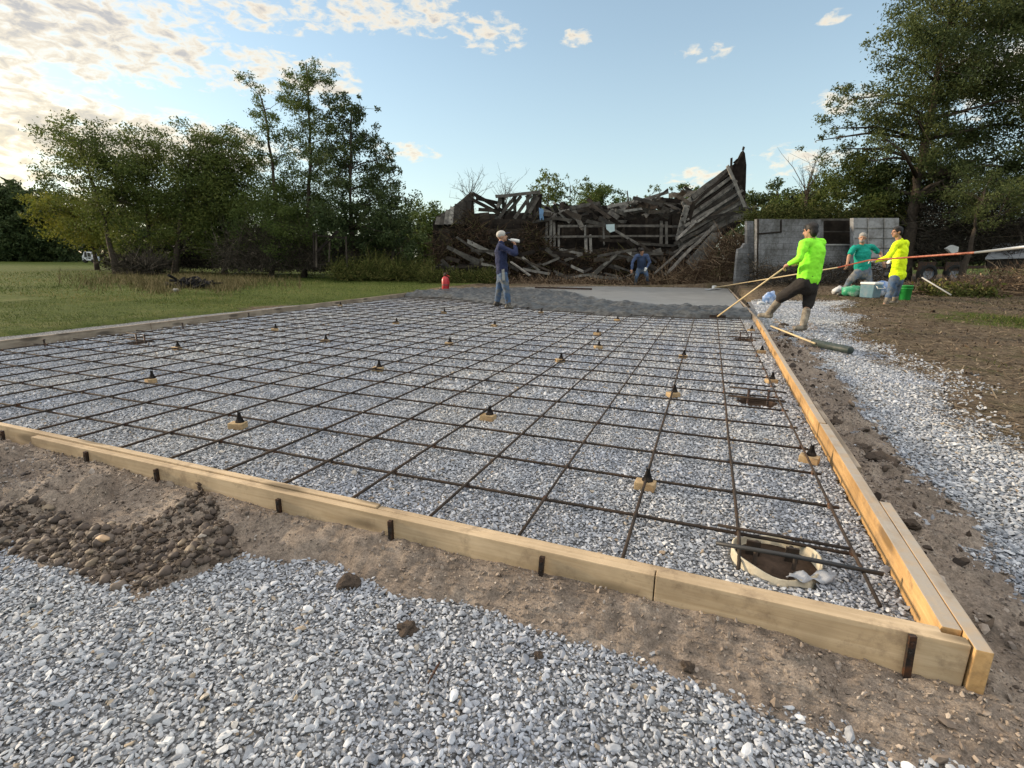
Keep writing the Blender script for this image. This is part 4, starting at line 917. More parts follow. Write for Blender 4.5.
def tree(name, label, cat, trunk, blobs, D, mat, leaf=.14, dens=1.0, tr=.13, group=None, seed=0, depth=1.0, clump=.30, sparse=0.0, base=None):
    """trunk: pixel polyline from the ground up; blobs: (u, v, r) masses of foliage, all standing D metres ahead"""
    R = np.random.default_rng(seed); pm = F / D
    p0 = at(trunk[0][0], trunk[0][1], D); p0.z = min(p0.z, float(G(p0.x, p0.y))) if base is None else base
    root = thing(name, p0, label, cat, group); mb = MB()
    tp = [p0 + Vector((0, 0, -.1))] + [at(u, v, D + R.normal(0, .12)) for u, v in trunk[1:]]
    n = len(tp); rr = [tr * (1 - .8 * i / (n - 1)) for i in range(n)]; rr[0] = tr * 1.35
    sp_ = []; sr = []
    for i in range(n - 1):
        for k in range(3): sp_.append(tp[i].lerp(tp[i + 1], k / 3) + Vector(R.normal(0, .035, 3)) * (i + k > 0)); sr.append(rr[i] + (rr[i + 1] - rr[i]) * k / 3)
    sp_.append(tp[-1]); sr.append(rr[-1]); mb.tube(sp_, sr, 8)
    CL = []
    for (u, v, r) in blobs:
        c = np.array(at(u, v, D)) + np.array(FWDH) * R.uniform(-1, 1) * depth; rm = r / pm
        j = min(range(len(sp_)), key=lambda q: (sp_[q] - Vector(c)).length + (2.0 if sp_[q].z > c[2] - .15 * rm else 0)); s = sp_[j]
        mid = s.lerp(Vector(c), .5) + Vector((0, 0, .12 * (Vector(c) - s).length)) * .6
        mb.tube([s, mid, Vector(c)], [max(.018, sr[j] * .5), max(.014, sr[j] * .33), .012], 5)
        nsub = max(5, int(15 * (rm / .9) ** 1.5))
        for k in range(nsub):
            d = R.normal(size=3); d /= np.linalg.norm(d); q = c + d * rm * (R.uniform(.25, 1.0) ** .6 if R.random() < .76 else R.uniform(1.0, 1.5)) * np.array([1, 1, .9])
            if R.random() < sparse: continue
            CL.append((q, rm * clump * R.uniform(.6, 1.3)))
            if R.random() < .6: mb.tube([Vector(c).lerp(mid, .2), Vector(q)], [.011, .005], 4, False)
    mb.build('trunk', bark_m, root, True)
    Cs = []
    for q, s in CL:
        k = int(dens * 105 * (s / .28) ** 1.6 * (.14 / leaf) ** 1.3) + 6
        Cs.append(q + R.normal(size=(k, 3)) * s * np.array([.62, .62, .45]))
    C = np.concatenate(Cs); V, Q = leaves(C, leaf, R)
    tone = np.concatenate([np.clip(R.normal(.5, .18) + R.normal(0, .16, len(c)), 0, 1) for c in Cs])
    link('crown', fast_mesh('crown', V - np.array(p0), Q, tone), lf[mat] if isinstance(mat, str) else mat, root)
    return root
GL = 'trees at the left edge of the lawn'
tree('tree', 'leaning loose tree at the left end of the tree group, sparse at the top', 'tree', [(117, 276), (110, 245), (103, 215), (92, 180), (78, 145)],
     [(58, 138, 20), (40, 132, 12), (75, 128, 20), (85, 160, 26), (108, 180, 30), (100, 145, 20), (122, 165, 24), (95, 205, 26), (128, 200, 28), (60, 160, 12), (75, 190, 16)], 27, 'olive', .13, .55, .14, GL, 1, 1.2, .30, .18)
tree('yellow_tree', 'low yellow green tree beside the leaning loose tree', 'tree', [(96, 262), (92, 240), (88, 215)],
     [(85, 215, 22), (62, 212, 18), (98, 228, 24), (72, 230, 20), (112, 240, 18), (50, 205, 12)], 33, 'yellow', .15, .6, .12, GL, 2, 1.2)
tree('tree', 'loose round topped tree second from the left of the group', 'tree', [(148, 274), (149, 240), (146, 200), (145, 160)],
     [(145, 147, 20), (128, 160, 20), (160, 152, 20), (140, 178, 28), (165, 178, 26), (122, 192, 24), (150, 210, 32), (172, 215, 26), (135, 232, 24), (122, 243, 16), (155, 246, 16)], 28.5, 'olive', .13, .55, .13, GL, 3, 1.2, .3, .12)
tree('tree', 'bushy olive tree with a straight dark trunk behind the dry weeds', 'tree', [(174, 273), (178, 240), (184, 200), (190, 150)],
     [(190, 140, 20), (178, 155, 22), (205, 150, 22), (195, 172, 28), (218, 172, 24), (178, 190, 28), (205, 200, 32), (182, 225, 30), (212, 230, 30), (165, 240, 18), (200, 248, 18)], 27.5, 'olive', .13, .60, .14, GL, 4, 1.3)
tree('tree', 'olive tree right of the bushy one, its top thin against the clouds', 'tree', [(224, 270), (226, 230), (226, 190), (222, 140)],
     [(220, 133, 14), (236, 142, 16), (228, 158, 20), (246, 165, 18), (238, 185, 28), (222, 205, 30), (250, 205, 28), (240, 230, 30), (225, 245, 22)], 28.5, 'olive', .13, .55, .13, GL, 5, 1.3)
tree('slender_tree', 'slender tall tree with a lacy crown left of the tallest one', 'tree', [(270, 271), (276, 220), (272, 160), (264, 110), (259, 90)],
     [(258, 92, 11), (266, 106, 14), (254, 112, 11), (270, 128, 18), (284, 148, 18), (262, 150, 15), (280, 176, 20), (265, 195, 20), (290, 198, 22), (272, 222, 26), (292, 235, 24)], 27, 'green', .105, .95, .11, GL, 6, 1.0, .30, .22)
tree('slender_tree', 'tallest thin tree of the left group with a feathery top', 'tree', [(303, 271), (308, 220), (312, 160), (309, 110), (306, 62)],
     [(304, 66, 13), (320, 72, 13), (296, 80, 13), (312, 86, 17), (328, 88, 12), (300, 100, 15), (318, 106, 17), (306, 125, 19), (322, 138, 18), (300, 150, 18), (316, 168, 20), (302, 190, 22), (320, 205, 22), (308, 230, 24)], 26.5, 'green', .105, .95, .12, GL, 7, 1.0, .30, .22)
tree('dense_tree', 'dark dense tree at the right of the left group', 'tree', [(349, 271), (350, 230), (351, 170), (352, 105)],
     [(342, 98, 13), (334, 112, 15), (352, 110, 19), (368, 112, 13), (346, 130, 24), (368, 138, 19), (334, 150, 20), (354, 158, 28), (378, 160, 20), (388, 178, 16), (342, 182, 26), (368, 190, 28), (348, 208, 26), (385, 206, 22), (362, 226, 28), (396, 222, 18), (340, 236, 22), (402, 196, 10)], 25.5, 'dark', .13, .80, .15, GL, 8, 1.3, .24, .08)
tree('dense_tree', 'low dark tree hanging over the weeds left of the barn', 'tree', [(392, 273), (393, 250), (394, 230)],
     [(392, 222, 20), (376, 236, 18), (405, 236, 18), (388, 248, 20), (408, 250, 14), (415, 232, 10)], 25, 'dark', .13, 1.0, .10, GL, 9, 1.0)
tree('tree', 'round green bush tree between the left trees and the barn', 'tree', [(425, 268), (425, 245), (426, 225)],
     [(428, 218, 17), (412, 224, 15), (440, 222, 14), (422, 238, 18), (436, 240, 15), (408, 244, 14)], 36, 'green', .18, 1.0, .12, GL, 10, 1.2)
# far tree line at the left: each crown its own tree
FT = 'dark trees beyond the lawn'
for i, (u, vt, r) in enumerate([(-40, 195, 34), (8, 198, 26), (38, 200, 22), (62, 205, 20), (-5, 215, 30), (30, 222, 26)]):
    tree('far_tree', ['dark tree partly out of the photo at the far left', 'dark tall far tree at the left photo edge', 'dark far tree second from the left photo edge', 'dark far tree just left of the yellow tree', 'dark low far tree filling in at the left photo edge', 'dark low far tree above the end of the lawn'][i], 'tree',
         [(u, 262), (u + 1, 235), (u, vt)], [(u, vt, r * .6), (u - r * .5, vt + 15, r * .6), (u + r * .5, vt + 14, r * .6), (u, vt + 28, r * .8), (u - r * .6, vt + 42, r * .6), (u + r * .6, vt + 42, r * .6), (u, vt + 52, r * .6)], 56 + i, 'dark', .34, .85, .2, FT, 20 + i, 2.5, base=-.2)
# beyond the barn
BB = 'trees beyond the barn'
for i, (u, vt, r, D, mt, lab, dn) in enumerate([(548, 180, 14, 42, 'olive', 'loose leafy tree behind the barn above its ridge beam', .5), (570, 186, 9, 42, 'olive', 'thin tree with few leaves behind the fallen roof', .35), (596, 190, 16, 45, 'green', 'rounded green tree behind the middle of the fallen roof', .9),
     (622, 200, 10, 50, 'green', 'small green tree behind the barn right of the rounded one', .9), (650, 194, 9, 45, 'olive', 'small olive tree behind the highest roof debris', .7), (686, 188, 11, 43, 'green', 'green tree behind the leaning roof boards', .7), (755, 198, 15, 36, 'dark', 'dark tree right behind the barn spire', .9), (778, 190, 16, 34, 'dark', 'dark tree above the left end of the block wall', .9),
     (800, 196, 18, 32, 'green', 'green tree above the lime shirt man', .9), (826, 192, 18, 30, 'olive', 'olive tree above the window gap of the block wall', .85)]):
    tree('tree', lab, 'tree', [(u, 262), (u + 1, 230), (u, vt)], [(u, vt, r * .7), (u - r * .6, vt + 8, r * .65), (u + r * .6, vt + 7, r * .7), (u, vt + 16, r * .9), (u - r * .7, vt + 22, r * .7), (u + r * .7, vt + 24, r * .7), (u, vt + 32, r * .9)], D, mt, .2, dn, .12, BB, 40 + i, 1.2, base=.2)
def bare_tree(u, vb, vt, D, spread, label, seed):
    R = random.Random(seed); p = at(u, vb, D); root = thing('bare_tree', p, label, 'tree', BB); mb = MB(); top = at(u, vt, D)
    mb.tube([p, p.lerp(top, .55)], [.09, .05], 6)
    for i in range(26):
        s = p.lerp(top, R.uniform(.25, .7)); e = s + RIGHT * R.gauss(0, spread) + FWDH * R.gauss(0, spread * .6) + UPZ * R.uniform(.5, 1.9)
        m_ = s.lerp(e, .5) + Vector((R.gauss(0, .08), R.gauss(0, .08), R.gauss(.1, .1))); mb.tube([s, m_, e], [.022, .014, .005], 4, False)
        for k in range(3):
            f = m_.lerp(e, R.random()); mb.tube([f, f + RIGHT * R.gauss(0, .35) + UPZ * R.uniform(.1, .6)], [.009, .004], 3, False)
    mb.build('trunk', bark_m, root)
bare_tree(470, 225, 178, 40, .9, 'leafless grey tree behind the left gable of the barn', 3); bare_tree(505, 225, 184, 42, .7, 'small leafless tree behind the barn braces', 4); bare_tree(806, 215, 180, 27, .6, 'bare twigs standing above the block wall', 5)
# right side
GR = 'trees at the right of the slab'
tree('large_tree', 'large spreading tree rising out of the photo at the upper right', 'tree', [(906, 262), (910, 225), (918, 180), (930, 120), (942, 60), (955, -20)],
     [(948, -5, 34), (985, 5, 40), (1020, 10, 40), (925, 22, 24), (905, 42, 24), (885, 66, 22), (872, 88, 22), (940, 42, 34), (975, 55, 38), (1015, 62, 38), (915, 78, 34), (950, 92, 36), (990, 105, 38), (1030, 110, 40), (862, 108, 18), (845, 122, 14), (838, 132, 10), (880, 112, 24), (905, 122, 28), (935, 138, 32), (968, 150, 32), (1005, 158, 34), (868, 140, 20), (850, 150, 14), (890, 155, 22), (915, 168, 24), (1060, 60, 50), (1070, 130, 50), (1090, 0, 50), (1040, -30, 50), (980, -45, 40), (905, 190, 22), (918, 206, 22), (932, 182, 24), (952, 192, 24), (900, 214, 16), (962, 172, 28), (1000, 186, 28), (1030, 175, 30), (880, 185, 20)], 19.5, 'grn2', .10, 1.0, .22, GR, 60, 1.8, .28, .15)
tree('tree', 'lower olive tree in front of the large one, above the block wall', 'tree', [(868, 262), (868, 225), (866, 190)],
     [(850, 172, 14), (868, 165, 16), (895, 172, 18), (915, 185, 20), (858, 178, 16), (845, 190, 15), (872, 182, 18), (888, 190, 18), (858, 204, 18), (880, 208, 18), (838, 206, 12), (902, 202, 16), (850, 168, 9)], 21, 'olive', .11, 1.5, .10, GR, 61, 1.0, .38)
tree('tree', 'dark slim tree leaning by the parked trailer', 'tree', [(961, 271), (968, 250), (975, 225), (985, 190)],
     [(985, 190, 26), (965, 200, 24), (1008, 200, 26), (990, 215, 22), (1025, 190, 28)], 17.5, 'grn2', .07, .8, .10, GR, 62, 1.0, .3, .1)
def brush(name, label, u0, u1, v0f, v1f, D, n, mat, R, dep=1.2, w=.012, cat='brush', kind=None, leafy=None, up=.5, leaf=.09, ln=(.25, 1.0)):
    c = at((u0 + u1) / 2, v1f((u0 + u1) / 2), D); c.z = float(G(c.x, c.y)); V = []; Q = []; tn = []; LC = []
    for i in range(n):
        u = R.uniform(u0, u1); a, b_ = v0f(u), v1f(u); a += (b_ - a) * (.15 + .75 * float(fbm(u * .045, D, 3, n % 97))); v = b_ - (b_ - a) * R.random() ** 1.2
        s = np.array(at(u, v, D)) + np.array(FWDH) * R.uniform(-dep, dep); L = R.uniform(*ln)
        d = R.normal(size=3) * np.array([1, 1, .6]) + np.array([0, 0, up]); d /= np.linalg.norm(d); cv = R.normal(size=3) * .18; side = np.cross(d, np.array(FWDH)); side /= np.linalg.norm(side) + 1e-6
        k = len(V); ww = w * R.uniform(.5, 1.4)
        for t, f in ((0, 1), (.5, .8), (1, .35)):
            p = s + d * L * t + cv * t * t * L * 1.5; V += [p - side * ww * f, p + side * ww * f]
            if leafy and R.random() < leafy: LC.append(p)
        Q += [(k, k + 1, k + 3, k + 2), (k + 2, k + 3, k + 5, k + 4)]; x = R.random(); tn += [x, x]
    if LC and leafy:
        LV, LQ = leaves(np.array(LC) + R.normal(size=(len(LC), 3)) * .06, leaf, R); LQ = LQ + len(V); V = V + list(LV); Q = Q + [tuple(q) for q in LQ]; tn += list(R.random(len(LC)))
    me = fast_mesh(name, np.array(V) - np.array(c), np.array(Q), tn); o = link(name, me, mat, loc=c)
    return tag(o, label, cat, kind=kind)
R = np.random.default_rng(77); ip = lambda a, b_: (lambda u: float(np.interp(u, a, b_)))
twig_b = rndmat('brown_twigs', [(0, (0.045, 0.029, 0.020)), (.6, (0.125, 0.084, 0.055)), (1, (0.27, 0.20, 0.13))], .9, .1)
twig_g = rndmat('grey_twigs', [(0, (0.022, 0.019, 0.015)), (.6, (0.048, 0.041, 0.032)), (1, (0.105, 0.088, 0.068))], .9, .1)
vine = rndmat('dark_red_vines', [(0, (0.018, 0.014, 0.010)), (.5, (0.040, 0.027, 0.017)), (.8, (0.065, 0.038, 0.024)), (1, (0.07, 0.07, 0.025))], .85, .15)
weed_m = rndmat('dry_weed', [(0, (0.055, 0.050, 0.018)), (.5, (0.13, 0.105, 0.048)), (1, (0.24, 0.19, 0.10))], .9, .1)
weed_g = rndmat('green_weed', [(0, (0.030, 0.038, 0.010)), (.6, (0.062, 0.072, 0.018)), (1, (0.13, 0.115, 0.04))], .9, .1)
brush('brush_heap', 'heap of dead brown brush in front of the leaning roof boards', 650, 752, ip([650, 680, 700, 715, 735, 752], [279, 272, 262, 240, 226, 232]), lambda u: 288, 22.4, 5200, twig_b, R, .8, .011, ln=(.2, .8))
brush('vine_thicket', 'dark reddish vines overgrowing the left wall of the barn', 434, 552, ip([434, 450, 480, 520, 552], [226, 217, 214, 214, 226]), lambda u: 282, 24.0, 4200, vine, R, .5, .015, leafy=.6, up=.0, ln=(.2, .7))
brush('vine_thicket', 'dark vines and debris below the opening of the barn', 552, 690, ip([552, 600, 640, 690], [252, 250, 247, 252]), lambda u: 283, 23.6, 2300, vine, R, .5, .014, leafy=.25, up=.1, ln=(.2, .6))
brush('thicket', 'grey brown leafless thicket under the left trees', 225, 316, ip([225, 260, 316], [242, 225, 232]), lambda u: 272, 26.5, 2600, twig_g, R, 1.4, .009, leafy=.35, leaf=.12, up=.9, ln=(.3, 1.3))
brush('thicket', 'dark undergrowth under the dense tree at the left', 316, 400, ip([316, 360, 400], [240, 236, 246]), lambda u: 272, 26.5, 3200, twig_g, R, 1.2, .013, leafy=.3, up=.8)
brush('thicket', 'dark bushy undergrowth between the trunks of the left trees', 118, 330, ip([118, 160, 240, 330], [250, 240, 236, 244]), lambda u: 268, 31, 4200, twig_g, R, 1.5, .014, leafy=1.6, leaf=.16, up=.4)
brush('thicket', 'dark tangle at the foot of the second loose tree', 128, 160, lambda u: 256, lambda u: 274, 26, 900, twig_g, R, .7, .016, leafy=.2, up=.6)
brush('weed_bank', 'bank of yellow green weeds under the dense tree at the left', 338, 440, ip([338, 370, 440], [263, 260, 262]), lambda u: 279, 24.2, 3000, weed_g, R, 1.2, .011, 'weeds', leafy=.7, up=.8, ln=(.2, .7))
brush('thicket', 'grey leafless thicket with vines under the large right tree', 896, 1045, ip([896, 930, 980, 1045], [200, 172, 182, 176]), lambda u: 260, 20.2, 9000, twig_g, R, 1.2, .009, leafy=.5, up=.2)
brush('thicket', 'brown green growth along the top of the block wall', 750, 905, ip([750, 790, 830, 905], [208, 208, 206, 205]), lambda u: 226, 20.5, 2200, weed_g, R, .8, .011, leafy=1.6, leaf=.12, up=.2, ln=(.15, .6))
brush('brush_heap', 'low brown brush in front of the parked trailer', 880, 1050, ip([880, 920, 960, 1000, 1050], [286, 288, 284, 272, 262]), ip([880, 1050], [293, 298]), 15.5, 4200, twig_b, R, 1.1, .008, leafy=.15, up=.5, ln=(.12, .45))
brush('weed_bank', 'green leafy weeds around the short white post on the right', 918, 985, lambda u: 288, lambda u: 298, 14.6, 500, weed_g, R, .5, .008, 'weeds', leafy=1.2, leaf=.12, up=.8, ln=(.1, .35))
brush('brush_heap', 'dark brush and litter along the foot of the block wall', 752, 900, lambda u: 262, lambda u: 284, 17.7, 1700, twig_g, R, .5, .009, leafy=.2, up=.5, ln=(.12, .5))
brush('weed_bank', 'green weeds along the far form under the barn wall', 420, 500, lambda u: 271, lambda u: 285, 22.2, 1700, weed_g, R, .5, .010, 'weeds', leafy=.6, up=1.0, ln=(.12, .45))
brush('weed_bank', 'dry brown weeds behind the far form in front of the barn', 500, 655, lambda u: 279, lambda u: 285.5, 21.9, 1300, twig_b, R, .5, .008, 'weeds', leafy=.3, up=.8, ln=(.1, .4))
# dry weeds on the lawn edge, grass
def blades(name, P, Hh, w, mat, label, cat, lean=.35, seed=1, patch=0.0):
    R = np.random.default_rng(seed); n = len(P); d = R.normal(size=(n, 3)) * lean; d[:, 2] = 1; d /= np.linalg.norm(d, axis=1)[:, None]
    s = R.normal(size=(n, 3)); s[:, 2] = 0; s /= np.linalg.norm(s, axis=1)[:, None]; h = (Hh * R.uniform(.45, 1.25, n))[:, None]; b2 = R.normal(size=(n, 3)) * .25 * h; b2[:, 2] = -np.abs(b2[:, 2]) * .4
    ww = np.asarray(w)[:, None] if hasattr(w, '__len__') else w
    m1 = P + d * h * .55; t = P + d * h + b2
    V = np.stack([P - s * ww, P + s * ww, m1 + s * ww * .7, m1 - s * ww * .7, t], 1).reshape(-1, 3); i = np.arange(n)[:, None] * 5
    Q = np.concatenate([i + np.array([[0, 1, 2, 3]]), i + np.array([[3, 2, 4, 4]])]).astype(int)
    tone = np.clip(R.normal(.5, .25, n) + patch * (fbm(P[:, 0] * .7, P[:, 1] * .7, 4, 12) + .5 * fbm(P[:, 0] * 3, P[:, 1] * 3, 3, 13)), 0, 1)
    Vq = V; F4 = i + np.array([[0, 1, 2, 3]]); F3 = np.concatenate([i + np.array([[3, 2, 4]])])
    tri = np.concatenate([F4[:, [0, 1, 2]], F4[:, [0, 2, 3]], F3]); me = fast_mesh(name, Vq, tri, np.concatenate([tone] * 3)); o = link(name, me, mat)
    return tag(o, label, cat, kind='stuff')
def field(u0, u1, v0, v1, n, seed, z=0):
    R = np.random.default_rng(seed); out = []
    for _ in range(n):
        p = onz(R.uniform(u0, u1), R.uniform(v0, v1), z); out.append((p.x, p.y))
    return np.array(out)
R = np.random.default_rng(5); n = 11000; u = np.clip(R.normal(185, 48, n), 60, 300); v = 284 + R.normal(0, 4.2, n) + 2.5 * np.sin(u * .09); P = np.array([tuple(onz(a, b_ - 2 * abs((a - 190) / 80), 0.0)) for a, b_ in zip(u, v)]); P[:, 2] = ground_z(P[:, 0], P[:, 1])
blades('dry_weeds', P, R.uniform(.08, .36, n), .008, weed_m, 'tall dry straw coloured weeds in front of the left trees', 'weeds', .35, 8)
gm_ = rndmat('grass_blade', [(0, (0.028, 0.045, 0.009)), (.55, (0.062, 0.090, 0.017)), (.85, (0.110, 0.122, 0.030)), (1, (0.20, 0.175, 0.075))], .8, .2, .25)
ps_ = []
for x0, x1, y0, y1, s in ((-14.5, -7.6, 3.2, 11, .042), (-20, -7.8, 8, 22, .10), (-34, -14, 8, 30, .17)):
    x, y, r = jitter_grid(x0, x1, y0, y1, s, int(s * 1000)); k = infront(x, y, 1) & (x < XL(y) - .06) & (r.random(len(x)) < np.clip(grass_w(x, y, 0) * 1.2 * (.35 + 1.6 * (fbm(x * 1.1, y * 1.1, 3, 66) + .35)), .05, 1)); x, y = x[k], y[k]
    ps_.append(np.stack([x, y, ground_z(x, y) - .01, np.full(len(x), s)], 1))
ps_ = np.concatenate(ps_); hh = np.where(ps_[:, 3] < .06, .055, np.where(ps_[:, 3] < .12, .07, .10))
hh = hh * (.55 + 1.5 * np.clip(fbm(ps_[:, 0] * .9, ps_[:, 1] * .9, 4, 15) + .35, 0, 1))
blades('grass', ps_[:, :3], hh, np.where(ps_[:, 3] < .06, .003, np.where(ps_[:, 3] < .12, .0055, .010)), gm_, 'short green grass of the lawn left of the slab', 'grass', .6, 9, 1.6)
c0 = onz(1010, 322, .1); n = 1500; P = np.stack([R.normal(c0.x + .35, .42, n), R.normal(c0.y, .38, n), np.zeros(n)], 1); P[:, 2] = ground_z(P[:, 0], P[:, 1]) - .01
blades('grass_patch', P, np.full(n, .11), .006, gm_, 'patch of green grass on the brown soil at the right', 'grass', .6, 10)
x, y, r = jitter_grid(2.2, 13, 4, 18, .045, 37); q_ = fbm(x * .55 + 3, y * .8, 4, 86) + .4 * fbm(x * 3, y * 3, 3, 87); k = infront(x, y) & (yard(x, y) < -.3) & (r.random(len(x)) < np.clip((q_ - .05) * 3, 0, .8)); x, y = x[k], y[k]
blades('soil_tufts', np.stack([x, y, ground_z(x, y) - .01], 1), np.full(len(x), .055), .005, weed_g, 'thin olive tufts of grass over the brown soil at the right', 'grass', .8, 14)
straw_m = rndmat('straw', [(0, (0.05, 0.036, 0.024)), (.6, (0.13, 0.095, 0.06)), (1, (0.27, 0.21, 0.14))], .9, .1)
x, y, r = jitter_grid(1.5, 14, 3, 19, .05, 31); k = infront(x, y) & (yard(x, y) < .1 + .2 * r.random(len(x))) & ~inside(x, y, .3) & (r.random(len(x)) < .45 + 1.8 * np.clip(fbm(x * 1.4, y * 1.4, 3, 68) + .25, 0, 1)); x, y = x[k], y[k]; n = len(x)
P = np.stack([x, y, ground_z(x, y) + .004], 1); L = r.uniform(.03, .16, n); a = r.uniform(0, 6.28, n); dz = r.normal(0, .18, n)
d = np.stack([np.cos(a), np.sin(a), dz], 1) * L[:, None]; s = np.stack([-np.sin(a), np.cos(a), np.zeros(n)], 1) * r.uniform(.002, .010, n)[:, None]
V = np.stack([P - s, P + s, P + d + s * .6, P + d - s * .6], 1).reshape(-1, 3); V[:, 2] = np.maximum(V[:, 2], 0)
o = link('plant_litter', fast_mesh('plant_litter', V, np.arange(4 * n).reshape(n, 4), r.random(n)), straw_m); tag(o, 'straw, bark and leaf litter strewn over the brown soil at the right', 'litter', kind='stuff')
# far-off wood closing the horizon
V = []; Rr = np.random.default_rng(9); Cc = []
for k in range(20000):
    a = Rr.uniform(-80, 62); D = Rr.uniform(88, 100); h = (3.4 + 5.6 * float(vnoise(a * .35, 2.0, 4)) + 1.5 * float(vnoise(a * 1.7, 1, 5))) * Rr.random() ** .9
    aa = rad(a); Cc.append((math.sin(aa) * D, math.cos(aa) * D, h))
V, Q = leaves(np.array(Cc), 1.3, Rr, asp=.7); o = link('far_wood', fast_mesh('far_wood', V, Q, Rr.random(len(Q))), lf['dark']); tag(o, 'far dark wood along the horizon', 'woods', kind='stuff')
# ------------------------------------------------------------------ people
skin_m = simple('skin_tan', (0.36, 0.20, 0.13), .6, .1, 30, .3)
hair_b = simple('hair_black', (0.012, 0.010, 0.009), .6, .4, 60, .3); hair_w = simple('hair_grey', (0.27, 0.255, 0.235), .8, .2, 60, .2)
lime_m = simple('cloth_lime', (0.28, 0.86, 0.045), .8, .06, 12, .15); yel_m = simple('cloth_yellow', (0.66, 0.84, 0.015), .8, .06, 12, .15)
teal_m = simple('cloth_teal', (0.012, 0.26, 0.20), .8, .12, 12, .15); navy_m = simple('cloth_navy', (0.022, 0.028, 0.065), .85, .25, 10, .15); navy2_m = simple('cloth_blue', (0.055, 0.080, 0.150), .85, .25, 10, .15)
jean_m = simple('denim', (0.060, 0.100, 0.175), .85, .3, 9, .15, 0, 0, (0.13, 0.135, 0.13)); jean_d = simple('denim_muddy', (0.10, 0.125, 0.165), .85, .3, 9, .15, 0, 0, (0.20, 0.18, 0.15))
dpant_m = simple('dark_trousers', (0.030, 0.026, 0.024), .85, .3, 12, .15); boot_t = simple('muddy_boot', (0.24, 0.21, 0.165), .85, .3, 14, .2, 0, .2, (0.10, 0.085, 0.07)); boot_d = simple('dark_boot', (0.035, 0.031, 0.028), .6, .3, 14, .3, 0, 0, (0.17, 0.155, 0.13))
white_m = simple('white_cloth', (0.62, 0.62, 0.60), .8, .1, 20, .2); eye_m = simple('eye_dark', (0.015, 0.012, 0.010), .3, .1, 20, .5); lip_m = simple('lips', (0.27, 0.11, 0.08), .6, .1, 20)
def cap(mb, p, q, r0, r1, wide=None, k=1.0, n=14):
    """tapered limb with round ends; WIDE: direction in which the section is k times wider"""
    p = Vector(p); q = Vector(q); d = q - p; L = max(d.length, 1e-5); d = d / L
    x = (Vector(wide) - d * d.dot(Vector(wide))) if wide is not None else d.cross(Vector((0.3, 0.2, 1)))
    if x.length < 1e-3: x = d.cross(Vector((1, 0, 0)))
    x.normalize(); y = d.cross(x)
    st = [(-math.cos(a) * r0, math.sin(a) * r0) for a in (rad(8), rad(35), rad(62), rad(88))] + [(L * t, r0 + (r1 - r0) * t) for t in (.33, .66)] + [(L + math.sin(a) * r1, math.cos(a) * r1) for a in (rad(2), rad(28), rad(55), rad(82))]
    vs = [p + d * a + (x * math.cos(2 * math.pi * i / n) * k + y * math.sin(2 * math.pi * i / n)) * r for a, r in st for i in range(n)]
    m_ = len(st); fs = [(i * n + j, i * n + (j + 1) % n, (i + 1) * n + (j + 1) % n, (i + 1) * n + j) for i in range(m_ - 1) for j in range(n)] + [tuple(range(n - 1, -1, -1)), tuple((m_ - 1) * n + j for j in range(n))]
    mb._add(vs, fs)
def fuse(mb, name, mat, parent, voxel, wrinkle=0.0, sm=4, seed=1):
    off = wloc(parent); tmp = bpy.data.meshes.new('tmp'); tmp.from_pydata([tuple(Vector(v) - off) for v in mb.v], [], mb.f)
    bm = bmesh.new(); bm.from_mesh(tmp); bmesh.ops.recalc_face_normals(bm, faces=bm.faces); bm.to_mesh(tmp); bm.free()
    o = bpy.data.objects.new('tmp', tmp); COL.objects.link(o)
    r = o.modifiers.new('r', 'REMESH'); r.mode = 'VOXEL'; r.voxel_size = voxel
    s = o.modifiers.new('s', 'SMOOTH'); s.iterations = sm; s.factor = .5
    dg = bpy.context.evaluated_depsgraph_get(); me = bpy.data.meshes.new_from_object(o.evaluated_get(dg)); bpy.data.objects.remove(o)
    if wrinkle:
        n = len(me.vertices); co = np.empty(n * 3, np.float32); me.vertices.foreach_get('co', co); co = co.reshape(-1, 3); nr = np.empty(n * 3, np.float32); me.vertices.foreach_get('normal', nr); nr = nr.reshape(-1, 3)
        w_ = fbm(co[:, 0] * 11 + co[:, 1] * 7, co[:, 2] * 15 + co[:, 1] * 5, 3, seed); co += nr * (w_ * wrinkle * 2)[:, None]; me.vertices.foreach_set('co', co.ravel()); me.update()
    for p in me.polygons: p.use_smooth = True
    me.materials.clear(); me.materials.append(mat); me.name = name; return link(name, me, None, parent)
def hand(mb, wr, d, palm, side, curl, sc=1.0):
    """palm, four unequal bent fingers and a thumb; d along the forearm, palm the way the palm faces, side towards the thumb"""
    wr = Vector(wr); d = Vector(d).normalized(); palm = Vector(palm); palm = (palm - d * palm.dot(d)).normalized(); side = d.cross(palm) * (1 if d.cross(palm).dot(Vector(side)) > 0 else -1); side.normalize()
    cap(mb, wr, wr + d * .07 * sc, .026 * sc, .030 * sc, side, 1.35)
    for i, (o_, L) in enumerate(((.030, .072), (.010, .080), (-.011, .075), (-.031, .060))):
        p = wr + d * .082 * sc + side * o_ * sc; dd = d.copy()
        for k, f in enumerate((.45, .32, .23)):
            a = rad(curl * (0.6 if k == 0 else 1)); dd = (dd * math.cos(a) + palm * math.sin(a)).normalized(); q = p + dd * L * f * sc * 1.1
            cap(mb, p, q, .0098 * sc, .0088 * sc, n=8); p = q; 
            axis = dd.cross(palm); palm2 = palm - dd * palm.dot(dd)
            if palm2.length > .1: palm_ = palm2.normalized()
    p = wr + d * .025 * sc + side * .03 * sc; q = p + (d * .6 + side * .7 + palm * .35).normalized() * .042 * sc; r = q + (d * .8 + palm * .7).normalized() * .034 * sc
    cap(mb, p, q, .013 * sc, .0115 * sc, n=8); cap(mb, q, r, .0115 * sc, .0095 * sc, n=8)
